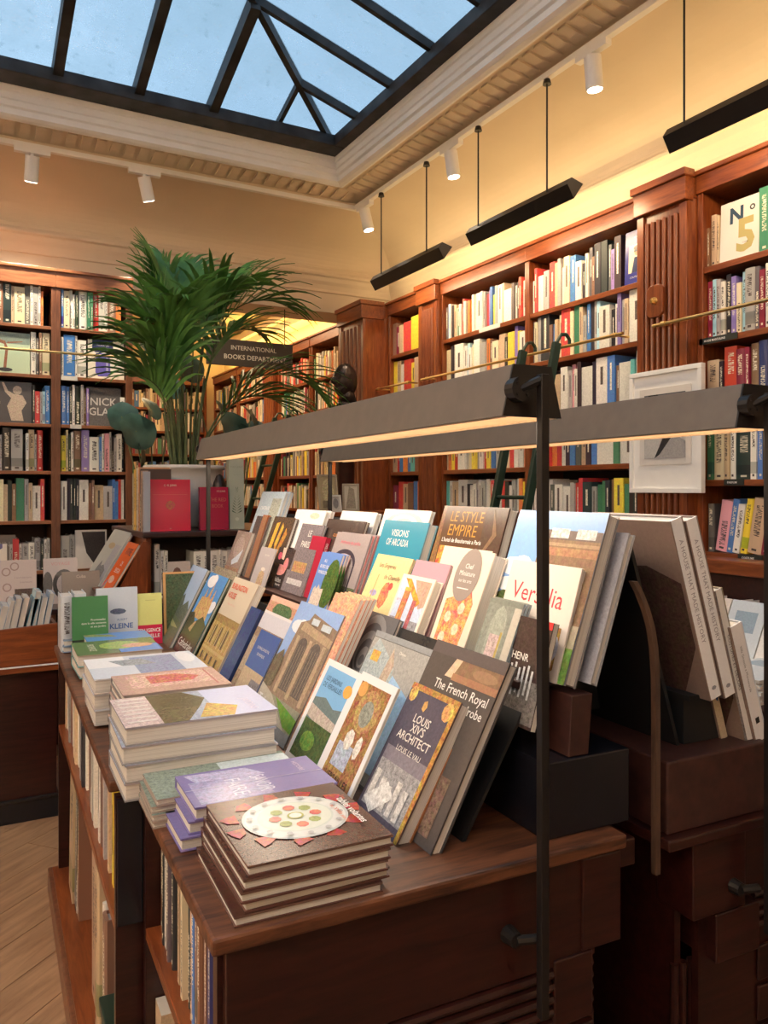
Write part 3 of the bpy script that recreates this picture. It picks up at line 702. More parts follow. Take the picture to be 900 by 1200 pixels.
def lean(label, y, w, xt, zt, tilt, t, zb, col, art, copies=1, soft=False, spine=None, spineart=None, flip=False, mat='print', group=GD):
    """book on the left face of the display: y = near edge, (xt, zt) = top of the cover, zb = height it stands on"""
    a = math.radians(tilt); H = (zt - zb) / math.cos(a); xb = xt - H * math.sin(a)
    for k in range(copies):
        off = k * (t + .0015); x = xb + off / math.cos(a); jy = rb.uniform(-.004, .004) if k else 0
        lb = label if k == 0 else f'{["", "copy right behind", "third copy behind", "fourth copy behind"][k]} the {label}'
        lb = ' '.join(lb.split()[:16])
        cover_book(lb, w, H, t, col, art if k == 0 else art[:2], T2W(x, y + w + jy, zb + .001), DISP_ROT(tilt), group, spine, spineart, soft=soft, flip=flip, mat=mat)
def fac(x0, y0, x1, y1, base, wincol, nx, ny, a=.35, arch=True):
    out = [('r', x0, y0, x1, y1, base, a)]
    for i in range(nx):
        for j in range(ny):
            cw = (x1 - x0) / nx; chh = (y1 - y0) / ny; ax = x0 + cw * (i + .27); bx_ = x0 + cw * (i + .73); ay = y0 + chh * (j + .12); by = y0 + chh * (j + .68)
            out.append(('r', ax, ay, bx_, by, wincol, .3))
            if arch: out.append(('p', ell((ax + bx_) / 2, by, (bx_ - ax) / 2, chh * .14, 8, 0, 180), wincol, .3))
    return out
SKY = (.30, .50, .82); SKY2 = (.55, .70, .90); GRN = (.09, .17, .05); LAWN = (.20, .38, .07); STN = (.46, .34, .21); GOLD = (.66, .42, .14); WH = (.82, .80, .77); CREAM = (.80, .68, .50)
def cloud(cx, cy, s): return [('p', ell(cx, cy, s, s * .35, 12), (.80, .84, .90), .12), ('p', ell(cx + s * .5, cy + s * .15, s * .6, s * .28, 12), (.85, .88, .93), .1)]
# ================================================================ DISPLAY TABLE
tab = empty('display_table', T2W(.95, 2.1, -EYE), 'long mahogany display table with worn top and book shelves in its side', 'table', None, (0, 0, TY))
def TP(x, y, z): return (x - .95, y - 2.1, z + EYE)      # display-table frame -> child coordinates
def tbx(name, x0, x1, y0, y1, z0, z1, mat, bev=0, parent=None):
    mb = MB(); a = TP(x0, y0, z0); b = TP(x1, y1, z1); mb.box(a[0], b[0], a[1], b[1], a[2], b[2])
    o = obj(name, mb, mat, tab)
    if parent: o.parent = parent
    if bev: bevel(o, bev)
    return o
tbx('tabletop', .262, .99, 1.04, 1.70, -.625, -.60, M['tabletop'], .005)
tbx('tabletop', .215, .99, 1.70, 3.28, -.625, -.60, M['tabletop'], .005)
tbx('apron', .285, .93, 1.055, 1.075, -.80, -.626, M['dark'], .002)
# front face: reeded band, panel, corbels
for k in range(6):
    z = -.812 - k * .021; mb = MB(); a = TP(.30, 1.06, z); b = TP(.925, 1.06, z); mb.tube(a, b, .0085, n=8); obj('reed', mb, M['dark'], tab)
tbx('front_panel', .285, .93, 1.064, 1.08, -1.42, -.80, M['dark'], .002)
tbx('corbel_block', .90, .985, 1.05, 1.14, -.787, -.63, M['dark'], .003)
tbx('corbel_block', .84, .922, 1.05, 1.14, -.90, -.788, M['dark'], .003)
tbx('corbel_rail', .93, 1.037, 1.07, 1.14, -.675, -.626, M['dark'], .003)
for k in range(5):
    mb = MB(); xx = .848 + k * .0215; mb.tube(TP(xx, 1.075, -1.42), TP(xx, 1.075, -.905), .008, n=8); obj('flute', mb, M['dark'], tab)
tbx('pedestal_side', .915, .93, 1.08, 3.2, -1.42, -.626, M['dark'])
# right half
tbx('fascia_box', 1.106, 1.38, 1.06, 3.1, -.634, -.50, M['leather'], .004)
tbx('tabletop', 1.09, 1.80, 1.04, 3.28, -.655, -.634, M['dark'], .004)
tbx('corbel_block', 1.16, 1.30, 1.05, 1.14, -.80, -.656, M['dark'], .003)
tbx('corbel_block', 1.221, 1.34, 1.05, 1.14, -.895, -.801, M['dark'], .003)
tbx('front_panel', 1.20, 1.80, 1.075, 1.09, -1.42, -.656, M['dark'])
for k in range(7):
    mb = MB(); xx = 1.165 + k * .0215; mb.tube(TP(xx, 1.10, -1.42), TP(xx, 1.10, -.905), .008, n=8); obj('flute', mb, M['dark'], tab)
for k in range(4):
    z = -.80 - k * .02; mb = MB(); mb.tube(TP(1.345, 1.072, z), TP(1.78, 1.072, z), .0075, n=8); obj('reed', mb, M['dark'], tab)
for z0 in (-1.10, -1.02, -.94):
    tbx('raised_panel', 1.36, 1.42, 1.068, 1.075, z0 - .035, z0 + .035, M['dark'], .004)
tbx('pedestal_side', 1.165, 1.18, 1.10, 3.2, -1.42, -.656, M['dark'])
tbx('outer_side', 1.79, 1.80, 1.09, 3.2, -1.42, -.656, M['dark'])
# left side with book shelves: near cabinet (set back) and far cabinet (forward)
def cab(x, y0, y1, shelfz, lab):
    tbx('upright', x, x + .30, y0, y0 + .022, -1.43, -.626, M['dark']); tbx('upright', x, x + .30, y1 - .022, y1, -1.43, -.626, M['dark'])
    for z in shelfz: tbx('shelf', x, x + .30, y0 + .022, y1 - .022, z - .022, z, M['woodY'], .002)
    tbx('cabinet_back', x + .30, x + .31, y0, y1, -1.43, -.626, M['inner'])
cab(.278, 1.075, 1.66, (-.885,), ''); cab(.226, 1.68, 3.22, (-.885,), '')
mb = MB(); mb.box(*[q for a, b in zip(TP(.228, 1.664, -.884), TP(.277, 1.679, -.63)) for q in (a, b)]); obj('glossy_panel', mb, M['blacklac'], tab)
tbx('cabinet_floor', .205, .52, 1.08, 3.22, -1.45, -1.425, M['woodY'], .002)
tbx('plinth', .190, .99, 1.07, 3.24, -1.52, -1.43, M['bookwoodZ'], .006)
tbx('plinth', 1.18, 1.80, 1.09, 3.24, -1.52, -1.42, M['dark'], .004)
for (bxx, bz) in ((.784, -.72), (1.30, -.755)):
    mb = MB(); mb.tube(TP(bxx - .035, 1.06, bz), TP(bxx - .035, 1.03, bz), .016, .012, n=12); mb.tube(TP(bxx - .035, 1.032, bz), TP(bxx + .0, 1.022, bz), .008, n=8)
    obj('bolt', mb, M['iron'], tab)
# sloping rack: ledges, backs, curved centre board, black riser boxes
rack = empty('display_rack', T2W(1.04, 2.1, -.60), 'black A-shaped book rack with curved wooden centre board on the table', 'rack', None, (0, 0, TY))
def RP(x, y, z): return (x - 1.04, y - 2.1, z + .60)
def rpr(name, poly, y0, y1, mat, bev=0):
    mb = MB(); mb.prism([(p[0] - 1.04, p[1] + .60) for p in poly], y0 - 2.1, y1 - 2.1); o = obj(name, mb, mat, rack)
    if bev: bevel(o, bev)
    return o
rpr('riser_box', [(.842, -.60), (1.033, -.60), (1.033, -.468), (.842, -.468)], 1.08, 3.15, M['blacklac'], .003)
rpr('lower_back', [(.715, -.599), (.722, -.599), (.845, -.395), (.838, -.395)], 1.14, 3.2, M['blackmat'])
rpr('ledge', [(.846, -.36), (.99, -.36), (.99, -.346), (.846, -.346)], 1.16, 3.2, M['leather'], .002)
rpr('ledge_support', [(.898, -.467), (.942, -.467), (.952, -.361), (.905, -.361)], 1.085, 1.16, M['leather'], .002)
rpr('upper_back', [(.978, -.345), (.986, -.345), (1.055, -.10), (1.047, -.10)], 1.12, 3.2, M['blackmat'])
rpr('end_panel', [(.95, -.467), (1.03, -.467), (1.16, -.467), (1.10, -.18), (1.052, -.10), (1.045, -.11), (.972, -.36)], 1.30, 1.312, M['blackmat'])
rpr('right_back', [(1.068, -.10), (1.076, -.10), (1.20, -.499), (1.192, -.499)], 1.12, 3.2, M['blackmat'])
rpr('right_ledge', [(1.205, -.41), (1.31, -.41), (1.31, -.40), (1.205, -.40)], 1.10, 3.1, M['blackmat'])
rpr('right_support', [(1.21, -.499), (1.31, -.499), (1.305, -.411), (1.21, -.411)], 1.12, 3.1, M['blackmat'])
mb = MB(); pts = [(1.026, -.165), (1.040, -.185), (1.055, -.215), (1.068, -.25), (1.076, -.29), (1.080, -.34), (1.081, -.42), (1.081, -.70)]
poly = [(p[0] - 1.04 - .006, p[1] + .60) for p in pts] + [(p[0] - 1.04 + .010, p[1] + .60) for p in pts[::-1]]
for k in range(len(pts) - 1):
    a, b = pts[k], pts[k + 1]
    mb.prism([(a[0] - 1.044, a[1] + .60), (b[0] - 1.044, b[1] + .60), (b[0] - 1.033, b[1] + .60), (a[0] - 1.033, a[1] + .60)], 1.06 - 2.1, 1.072 - 2.1)
obj('curved_board', mb, wood('curved_board_wood', (.05, .026, .018), (.13, .07, .045), .4, 'Z'), rack)

# the two canopy lamps over the display with their posts
def canopy(xc, label):
    r = empty('canopy_lamp', T2W(xc, 1.04, .20), label, 'lamp', 'long canopy lamps over the display', (0, 0, TY))
    ln = 2.10; wt, wb, h = .075, .116, .084; t = .006
    prof = [(-wt / 2, 0), (wt / 2, 0), (wb / 2, -h), (-wb / 2, -h)]; inner = [(-wb / 2 + t, -h), (-wt / 2 + t, -t), (wt / 2 - t, -t), (wb / 2 - t, -h)]
    mb = MB(); mb.prism([prof[3], prof[0], prof[1], prof[2], inner[3], inner[2], inner[1], inner[0]], 0, ln); bevel(obj('housing', mb, M['bronze'], r), .0015)
    for e0 in (-.004, ln):
        mb = MB(); mb.prism(prof, e0, e0 + .004); obj('end_cap', mb, M['iron'], r)
    mb = MB(); mb.box(-wb / 2 + .012, wb / 2 - .012, .01, ln - .01, -h + .012, -h + .016); obj('diffuser', mb, M['led'], r)
    mb = MB(); n = int(ln / .021)
    for k in range(n):
        yy = .01 + k * .021; mb.box(-wb / 2 + .010, wb / 2 - .010, yy, yy + .003, -h + .001, -h + .011)
    for s in (-1, 1): mb.box(s * (wb / 2 - .010) - .003, s * (wb / 2 - .010) + .003, 0, ln, -h - .001, -h + .006)
    tag(obj('louver', mb, M['louver'], r), kind='stuff')
    for yy, tagy in ((-.03, 0), (ln + .03, 1)):
        mb = MB(); s = -1 if yy < 0 else 1
        mb.box(-.0075, .0075, yy - .0075, yy + .0075, -1.04 if s < 0 else -.80, -.018); o = obj('post', mb, M['iron'], r); bevel(o, .0015)
        mb = MB(); mb.tube((-.035, s * .002 + (0 if s < 0 else ln), -.042), (-.035, yy * 1 + .006 * (-s), -.042), .020, n=16); mb.tube((-.035, yy + .012 * (-s), -.042), (-.002, yy, -.026), .0075, n=8)
        for q in range(4):
            a = math.pi / 4 + q * math.pi / 2; mb.tube((-.035 + .013 * math.cos(a), yy + .012 * (-s), -.042 + .013 * math.sin(a)), (-.035 + .013 * math.cos(a), yy + .004 * (-s), -.042 + .013 * math.sin(a)), .0025, n=6)
        obj('bracket', mb, M['iron'], r)
    mb = MB(); mb.tube((-.02, -.03, -1.02), (.0, -.03, -1.04), .006, n=8)
    area('tube', (0, ln / 2, -h - .003), (wb * .75, ln * .96), LAMP_P, (1, .85, .66), (0, 0, 0), r)
    return r
canopy(.784, 'dark bronze canopy lamp over the near books, left of the two')
canopy(1.315, 'dark bronze canopy lamp further right, cut by the picture edge')

# ---------------------------------------------------------------- books on the slope, front row (standing on the table)
ZA, ZB = -.600, -.345
louis = [('r', 0, 0, 1, 1, (.10, .09, .13), .3), ('r', .06, .08, .94, .42, (.34, .34, .36), .8), ('r', .06, .42, .94, .52, (.24, .22, .27), .3),
         ('r', .93, 0, 1, 1, (.50, .26, .07), .8), ('r', 0, .955, 1, 1, (.45, .24, .08), .8), ('p', ell(.86, .90, .10, .07, 9), GOLD, .8), ('p', ell(.10, .92, .08, .06, 9), GOLD, .8), ('p', ell(.42, .87, .05, .045, 5), GOLD, .4)] + \
        [('r', .10 + .16 * k, .10, .20 + .16 * k, .34 - .03 * (k % 3), (.62, .61, .60), .7) for k in range(5)] + \
        [('p', [(.07, .12), (.30, .05), (.62, .22), (.40, .30)], (.75, .75, .74), .6),
         ('t', 'LOUIS', .50, .765, .62, .085, WH, 0, .01), ('t', "XIV'S", .50, .695, .5, .085, WH, 0, .01), ('t', 'ARCHITECT', .50, .62, .86, .085, WH, 0, .01), ('t', 'LOUIS LE VAU', .52, .53, .76, .055, WH)]
lean("dark book titled LOUIS XIV'S ARCHITECT with gilt border, nearest on the display", 1.178, .171, .738, -.376, 30, .026, ZA, (.16, .10, .09), louis, copies=2, spine=(.3, .12, .05))
ward = [('r', 0, 0, 1, 1, (.10, .085, .08), .15), ('r', .42, .84, 1, .97, (.26, .16, .10), .3), ('p', [(.30, .82), (.42, 1.0), (.50, 1.0), (.40, .82)], (.72, .52, .36), .3), ('r', .40, .81, 1, .85, (.38, .20, .12), .2), ('p', ell(.80, .885, .16, .03), (.34, .21, .13), .2),
        ('r', 0, .93, 1, 1, (.12, .10, .10), .1), ('p', [(.30, .44), (.48, .52), (.58, .50), (.50, .38)], (.35, .33, .55), .6), ('t', 'The French Royal', .58, .765, .80, .075, WH, 0, .006), ('t', 'Wardrobe', .74, .69, .48, .07, WH, 0, .006), ('r', .1, .05, .9, .35, (.2, .13, .10), .8)]
lean('large dark book titled The French Royal Wardrobe behind the gilt-bordered one', 1.122, .245, .801, -.302, 28, .020, ZA, (.09, .08, .08), ward)
vers = [('r', 0, 0, 1, 1, (.84, .84, .86), 0), ('r', .10, .06, .92, .93, (.33, .17, .07), .9), ('p', ell(.55, .72, .30, .18), (.45, .28, .12), .9), ('p', ell(.55, .70, .16, .11), (.28, .30, .26), .8), ('r', .2, .22, .62, .42, (.42, .48, .62), .8),
        ('p', ell(.42, .46, .12, .09, 7), (.75, .72, .66), .7), ('p', ell(.70, .44, .08, .10, 7), (.78, .74, .68), .7), ('r', .10, .06, .92, .22, (.40, .20, .08), .9), ('p', ell(.22, .87, .115, .065), (.72, .38, .12), .1), ('t', 'VERSAILLES', .52, .14, .80, .085, (.07, .04, .03), 0, .01)]
lean('white-bordered Versailles guide with painted golden ceiling and chandeliers', 1.345, .160, .700, -.384, 28, .006, ZA, WH, vers, soft=True)
jard = [('r', 0, 0, 1, 1, (.84, .84, .86), 0), ('r', .10, .06, .92, .94, (.22, .48, .80), .05), ('p', [(.10, .62), (.40, .66), (.70, .60), (.92, .63), (.92, .42), (.10, .42)], (.15, .21, .22), .3), ('p', [(.10, .56), (.92, .50), (.92, .36), (.10, .44)], (.48, .42, .38), .6), ('r', .10, .06, .92, .42, (.07, .12, .04), .8),
        ('p', ell(.42, .24, .20, .09, 12), (.18, .34, .06), .7), ('p', ell(.86, .80, .11, .06), (.75, .42, .10), .1), ('t', 'LES JARDINS', .42, .83, .60, .065, (.06, .12, .22)), ('t', 'DE VERSAILLES', .45, .765, .66, .065, (.06, .12, .22))]
lean('white-bordered guide with sunlit gardens and blue sky, left of golden one', 1.510, .180, .700, -.392, 28, .006, ZA, WH, jard, soft=True)
skyb = [('r', 0, 0, 1, 1, (.16, .16, .16), .1), ('r', .02, .02, .98, .95, (.38, .38, .37), .3), ('p', [(.12, .95), (.52, .80), (.62, .55), (.30, .2), (.02, .2), (.02, .80)], (.40, .47, .50), .5), ('p', [(.42, .92), (.52, .80), (.40, .10), (.26, .10)], (.50, .40, .32), .5), ('p', [(.56, .74), (.96, .62), (.96, .10), (.40, .10)], (.36, .56, .80), .25),
        ('r', .10, .78, .24, .86, (.65, .42, .10), .5), ('t', 'Chateau', .58, .90, .36, .03, WH), ('r', .02, .955, .98, 1, (.30, .32, .34), .2)]
lean('book with open ceiling and sky cover behind the two white-bordered guides', 1.375, .270, .800, -.327, 27, .018, ZA, (.3, .3, .3), skyb)
lean('black book showing only its top edge behind the ceiling-and-sky book', 1.400, .250, .838, -.318, 27, .008, ZA, (.03, .03, .03), [('r', 0, 0, 1, 1, (.03, .03, .032), .05)])
swirl = [('r', 0, 0, 1, 1, (.13, .13, .14), .1)] + [('p', ell(.45, .75 - .02 * k, .42 - .07 * k, .24 - .04 * k, 24), (.24, .24, .25) if k % 2 == 0 else (.11, .11, .12), .1) for k in range(6)] + [('p', ell(.5, .3, .3 - .07 * k, .2 - .045 * k, 24), (.24, .24, .25) if k % 2 == 0 else (.11, .11, .12), .1) for k in range(4)]
lean('charcoal book with swirling line pattern beside the pink-edged booklets', 1.60, .17, .836, -.300, 27, .012, ZA, (.13, .13, .14), swirl)
lean('thin booklet with orange printed cover, front of the pink-edged set', 1.690, .15, .780, -.262, 27, .009, ZA, (.62, .30, .22), [('r', 0, 0, 1, 1, (.72, .40, .26), .7)], copies=4, soft=True)
trian = [('r', 0, 0, 1, 1, (.30, .45, .78), .12)] + cloud(.2, .80, .16) + [('p', [(0, 0), (1, 0), (1, .88), (.42, .94), (.38, .88), (.22, .84), (.14, .30), (0, .22)], (.30, .22, .16), .4), ('p', [(.30, .86), (1, .80), (1, .74), (.28, .79)], (.45, .33, .22), .4)] + \
        [('r', .36 + .30 * k, .32, .56 + .30 * k, .68, (.14, .12, .11), .4) for k in range(2)] + [('p', ell(.46 + .30 * k, .68, .10, .06, 10, 0, 180), (.14, .12, .11), .4) for k in range(2)] + [('r', .28 + .30 * k, .28, .345 + .30 * k, .74, (.48, .36, .25), .4) for k in range(3)] + \
        [('r', .38 + .30 * k + .055 * q, .33, .385 + .30 * k + .055 * q, .68, (.40, .33, .25), .1) for k in range(2) for q in range(4)] + \
        [('p', [(0, .52), (.14, .60), (.22, .50), (.20, .30), (0, .26)], (.16, .13, .09), .7), ('r', .46, .855, .62, .905, (.55, .62, .68), .2), ('r', .70, .84, .90, .89, (.55, .62, .68), .2), ('r', 0, 0, 1, .26, (.30, .30, .22), .3),
         ('p', [(0, .30), (.30, .26), (.95, .06), (.80, 0), (0, .18)], (.50, .46, .38), .2), ('p', [(.42, .26), (1, .20), (1, .10), (.80, .11)], (.16, .34, .05), .4), ('p', [(0, .20), (.55, .05), (.60, 0), (0, .10)], (.20, .38, .06), .4), ('r', 0, 0, 1, .09, (.25, .27, .29), .2), ('t', 'Trianon', .28, .17, .52, .13, WH, 0, .008)]
lean('large Trianon book with tall palace windows, sky and lawn on the cover', 1.726, .291, .754, -.304, 27, .023, ZA, (.30, .25, .22), trian)
lean('slim blue and tan pamphlet in front of the pale painted book', 2.025, .170, .698, -.405, 27, .003, ZA, (.10, .16, .40), [('r', 0, 0, 1, 1, (.52, .40, .28), .3), ('r', 0, .50, 1, 1, (.07, .13, .38), .1), ('r', .55, 0, 1, .40, (.25, .22, .24), .6), ('t', 'LE PAVILLON ROYAL', .5, .78, .85, .05, WH), ('t', 'DE MUSIQUE', .5, .70, .7, .05, WH)], soft=True)
lean('pale painted landscape book standing behind the blue and tan pamphlet', 2.035, .235, .735, -.361, 27, .010, ZA, (.55, .50, .48), [('r', 0, 0, 1, 1, (.34, .24, .17), .7), ('r', 0, .80, 1, .97, (.62, .62, .70), .1), ('r', 0, .97, 1, 1, (.75, .72, .74), 0), ('r', 0, .3, .5, .7, (.42, .34, .26), .6)])
lean('book topped with red roofs and trees behind the painted landscape book', 2.12, .28, .800, -.336, 27, .012, ZA, (.45, .30, .22), [('r', 0, 0, 1, 1, (.55, .30, .20), .5), ('p', ell(.5, .86, .3, .10, 10), (.10, .17, .08), .8), ('r', 0, .94, 1, 1, (.70, .45, .35), .2)])
lean('slim navy book with its edge between Burlington House and the painted book', 2.315, .10, .735, -.37, 27, .010, ZA, (.03, .05, .14), [('r', 0, 0, 1, 1, (.05, .08, .22), .3)], flip=True)
burl = [('r', 0, 0, 1, 1, (.66, .58, .46), .03), ('r', 0, 0, 1, .58, (.48, .32, .11), .5), ('r', 0, .50, 1, .58, (.36, .24, .10), .5), ('r', 0, .20, 1, .23, (.56, .40, .16), .3), ('r', 0, .0, 1, .05, (.60, .45, .2), .3)] + \
       [('r', .14 + .26 * k, .27, .26 + .26 * k, .44, (.16, .11, .06), .4) for k in range(3)] + [('p', ell(.20 + .26 * k, .44, .06, .035, 8, 0, 180), (.16, .11, .06), .4) for k in range(3)] + [('r', .05 + .13 * k, .25, .075 + .13 * k, .50, (.62, .46, .22), .3) for k in range(8)] + \
       [('r', .12 + .22 * k, .09, .18 + .22 * k, .17, (.14, .10, .06), .3) for k in range(4)] + [('t', 'BURLINGTON', .42, .90, .74, .085, (.72, .10, .06), 0, .015), ('t', 'HOUSE', .26, .80, .40, .085, (.72, .10, .06), 0, .015), ('t', 'Home of the Arts', .40, .71, .55, .035, (.72, .40, .34))]
lean('cream and yellow book titled BURLINGTON HOUSE with classical facade', 2.451, .270, .770, -.309, 27, .026, ZA, (.64, .54, .42), burl)
cath = [('r', 0, 0, 1, 1, (.10, .30, .68), .2)] + cloud(.30, .90, .22) + cloud(.80, .62, .2) + [('p', [(.10, .45), (.18, .70), (.26, .70), (.30, .82), (.36, .70), (.46, .72), (.52, .92), (.58, .72), (.66, .70), (.72, .84), (.78, .66), (.86, .44)], (.56, .36, .16), .7), ('p', [(0, .48), (.2, .5), (.4, .40), (.7, .5), (1, .42), (1, 0), (0, 0)], (.05, .055, .035), .6), ('p', [(.25, .30), (.40, .40), (.50, .42), (.42, .28)], (.42, .28, .16), .6), ('t', 'Cathedrales', .48, .13, .78, .13, WH)]
lean('blue-sky book with golden cathedral towers, left of Burlington House', 2.745, .250, .752, -.318, 27, .012, ZA, (.1, .15, .1), cath)
hill = [('r', 0, 0, 1, 1, (.40, .52, .74), .06), ('p', [(0, .62), (.15, .66), (.3, .58), (.45, .64), (.6, .50), (.8, .58), (1, .48), (1, 0), (0, 0)], (.13, .15, .12), .6), ('p', [(0, .40), (1, .30), (1, 0), (0, 0)], (.14, .17, .10), .4), ('p', [(.1, .35), (.5, .22), (.9, .24), (.5, .29)], (.32, .34, .16), .3)]
lean('blue-grey book with misty hills and dark firs, far left of front row', 3.020, .245, .745, -.312, 27, .012, ZA, (.3, .32, .3), hill)
lean('patterned book peeping out behind the cathedral book', 2.80, .30, .800, -.305, 27, .012, ZA, (.30, .26, .20), [('r', 0, 0, 1, 1, (.32, .27, .20), .9)])

# ---------------------------------------------------------------- second row
lean('small black magazine with white lettering behind the near lamp post', 1.108, .14, .885, -.237, 16, .012, -.42, (.07, .05, .05), [('r', 0, 0, 1, 1, (.07, .045, .04), .5), ('r', 0, .03, 1, .42, (.20, .18, .17), .8), ('r', .82, .93, 1, 1, (.7, .05, .05), 0)] + [('r', .25 + .09 * k, .25 + .03 * (k % 2), .29 + .09 * k, .52 + .02 * (k % 3), (.70, .70, .70), .4) for k in range(7)] + [('t', 'HENR', .5, .62, .7, .10, WH, 0, .01)], soft=True)
lean('white magazine with red corner just behind the small black one', 1.125, .12, .893, -.243, 16, .008, -.42, (.75, .73, .76), [('r', 0, 0, 1, 1, (.7, .68, .7), .1)], soft=True)
versalia = [('r', 0, 0, 1, 1, (.80, .72, .66), .02), ('t', 'Versalia', .48, .70, .78, .24, (.62, .07, .09), -.04, 0), ('p', [(.05, .44), (.22, .46), (.20, .26), (.02, .26)], (.08, .06, .09), .8), ('p', [(.70, .46), (.92, .46), (.92, .10), (.80, .02), (.72, .28)], (.42, .24, .07), .9), ('p', ell(.85, .28, .08, .12), (.60, .60, .72), .5)]
lean('white book titled Versalia in thin red letters behind the near post', 1.112, .210, .952, -.144, 17, .016, ZB, (.75, .68, .62), versalia)
arch = [('r', 0, 0, 1, 1, (.25, .27, .24), .35), ('p', [(.22, 0), (.22, .66), (.30, .84), (.45, .92), (.60, .84), (.68, .66), (.68, 0)], (.34, .37, .32), .4), ('r', .30, 0, .60, .50, (.52, .40, .40), .7), ('r', .80, 0, 1, .92, (.52, .49, .43), .1), ('r', .60, 0, .66, .55, (.45, .34, .12), .3), ('r', 0, .93, 1, 1, (.22, .24, .21), .2)]
lean('grey-green book with arched niche on the cover, below Versalia', 1.205, .108, .893, -.217, 22, .009, ZB, (.30, .36, .40), arch, copies=2)
vase = [('r', 0, 0, 1, 1, (.80, .68, .56), .03), ('p', [(.12, .10), (.80, .02), (.86, .50), (.72, .62), (.10, .50)], (.72, .30, .14), .9)] + [('p', ell(.30 + .3 * (k % 2), .14 + .10 * k, .09, .055, 12), (.82, .60, .44), .5) for k in range(4)] + [('p', ell(.46, .76, .34, .26, 24), (.30, .25, .23), .04), ('t', 'Chef', .46, .84, .3, .07, WH), ('t', 'Miniature', .46, .77, .45, .07, WH), ('t', 'sur les arts', .46, .70, .5, .05, WH), ('r', .30, .62, .62, .63, WH, 0)]
lean('cream book with grey oval label and orange porcelain pattern', 1.354, .138, .930, -.134, 22, .034, ZB, (.80, .70, .60), vase)
lean('plain cream book standing behind the oval-label book', 1.42, .20, .968, -.136, 19, .010, ZB, (.82, .72, .56), [('r', 0, 0, 1, 1, (.84, .74, .58), .02)])
lean('book with orange and green cover top under the Empire book', 1.46, .24, .985, -.138, 18, .006, ZB, (.5, .25, .08), [('r', 0, 0, 1, 1, (.60, .28, .08), .9), ('r', .1, .85, .5, 1, (.10, .16, .13), .2)])
cols_ = [('r', 0, 0, 1, 1, (.84, .74, .66), 0), ('r', .06, .04, .94, .94, (.52, .62, .80), .2), ('p', [(.45, .94), (.94, .94), (.94, .55), (.80, .50)], (.50, .34, .26), .4), ('p', [(.14, .94), (.32, .94), (.80, .60), (.72, .52)], (.60, .32, .06), .6), ('r', .24, .04, .42, .78, (.52, .22, .10), .7), ('r', .58, .04, .70, .62, (.42, .12, .12), .6), ('r', .06, .04, .24, .30, (.30, .28, .34), .7), ('r', .70, .04, .94, .30, (.28, .28, .32), .7), ('t', 'LES TUILERIES', .24, .58, .34, .05, (.7, .2, .2)), ('r', .24, .74, .44, .80, (.68, .42, .10), .3)]
lean('white-framed book with red columns and golden beams on the cover', 1.545, .155, .900, -.207, 24, .022, ZB, (.84, .74, .66), cols_)
lean('mauve book peeping out above the book with red columns', 1.556, .163, .946, -.176, 22, .010, ZB, (.50, .30, .36), [('r', 0, 0, 1, 1, (.52, .30, .37), .04)])
sing = [('r', 0, 0, 1, 1, (.82, .64, .32), .12), ('p', ell(.60, .42, .12, .20, 9), (.62, .22, .12), .7), ('p', ell(.70, .56, .06, .06, 8), (.75, .08, .08), .2), ('p', ell(.30, .42, .10, .05, 9), (.40, .36, .60), .5), ('p', [(.1, .02), (.9, .02), (.85, .16), (.5, .10), (.15, .20)], (.70, .32, .14), .8), ('r', .26, .12, .28, .70, (.55, .35, .15), .2), ('t', 'Les Singeries', .42, .84, .62, .10, (.18, .12, .09)), ('t', 'de Chantilly', .66, .68, .56, .10, (.18, .12, .09))]
lean('yellow book titled Les Singeries de Chantilly with a painted monkey', 1.743, .200, .950, -.178, 25, .008, ZB, (.80, .62, .34), sing)
lean('pale blue-white book showing its top edge behind the yellow Chantilly one', 1.77, .20, .972, -.160, 20, .008, ZB, (.70, .72, .78), [('r', 0, 0, 1, 1, (.74, .74, .80), .02)])
gate = [('r', 0, 0, 1, 1, (.34, .29, .30), .12), ('r', 0, .0, 1, .30, (.12, .14, .08), .6), ('p', ell(.44, .58, .36, .20, 20, 0, 180), (.05, .04, .06), .1), ('p', ell(.44, .56, .31, .16, 20, 0, 180), (.38, .33, .34), .1), ('r', .08, .0, .12, .58, (.05, .04, .06), .1), ('r', .76, .0, .80, .58, (.05, .04, .06), .1)] + [('r', .54 + .06 * k, .05, .555 + .06 * k, .40, (.08, .07, .09), .1) for k in range(4)] + [('t', 'Architecte des jardins', .5, .87, .8, .07, (.66, .16, .22))]
lean('greyish mauve book with a black iron arch, red title above', 2.008, .240, .960, -.133, 20, .010, ZB, (.35, .28, .30), gate, copies=3, spine=(.6, .2, .2))
castle = [('r', 0, 0, 1, 1, (.14, .26, .62), .06), ('p', ell(.80, .45, .34, .46, 16), (.07, .13, .03), .8), ('p', [(.10, 0), (.12, .30), (.20, .36), (.26, .30), (.34, .40), (.44, .32), (.60, .34), (.62, 0)], (.60, .52, .46), .5), ('t', 'AU', .30, .84, .3, .09, WH), ('t', 'BORD DE', .32, .73, .45, .09, WH), ('t', 'WINDSOR', .32, .62, .5, .09, WH)]
lean('blue book with white castle and green tree in front of the arch book', 2.085, .150, .905, -.192, 20, .0065, ZB, (.2, .3, .55), castle, copies=3, soft=True, spine=(.75, .4, .35))
lean('tall crimson book with its spine turned to the aisle, VERSAILLES lettering', 2.317, .12, .950, -.154, 17, .016, ZB, (.38, .02, .04), [('r', 0, 0, 1, 1, (.38, .02, .05), .03)], flip=True, spine=(.40, .02, .05), spineart=[('t', 'VERSAILLES', .5, .30, .5, .09, WH, math.pi / 2), ('p', ell(.5, .55, .18, .03, 8), WH), ('t', 'LE CHATEAU', .5, .78, .25, .06, WH, math.pi / 2)])
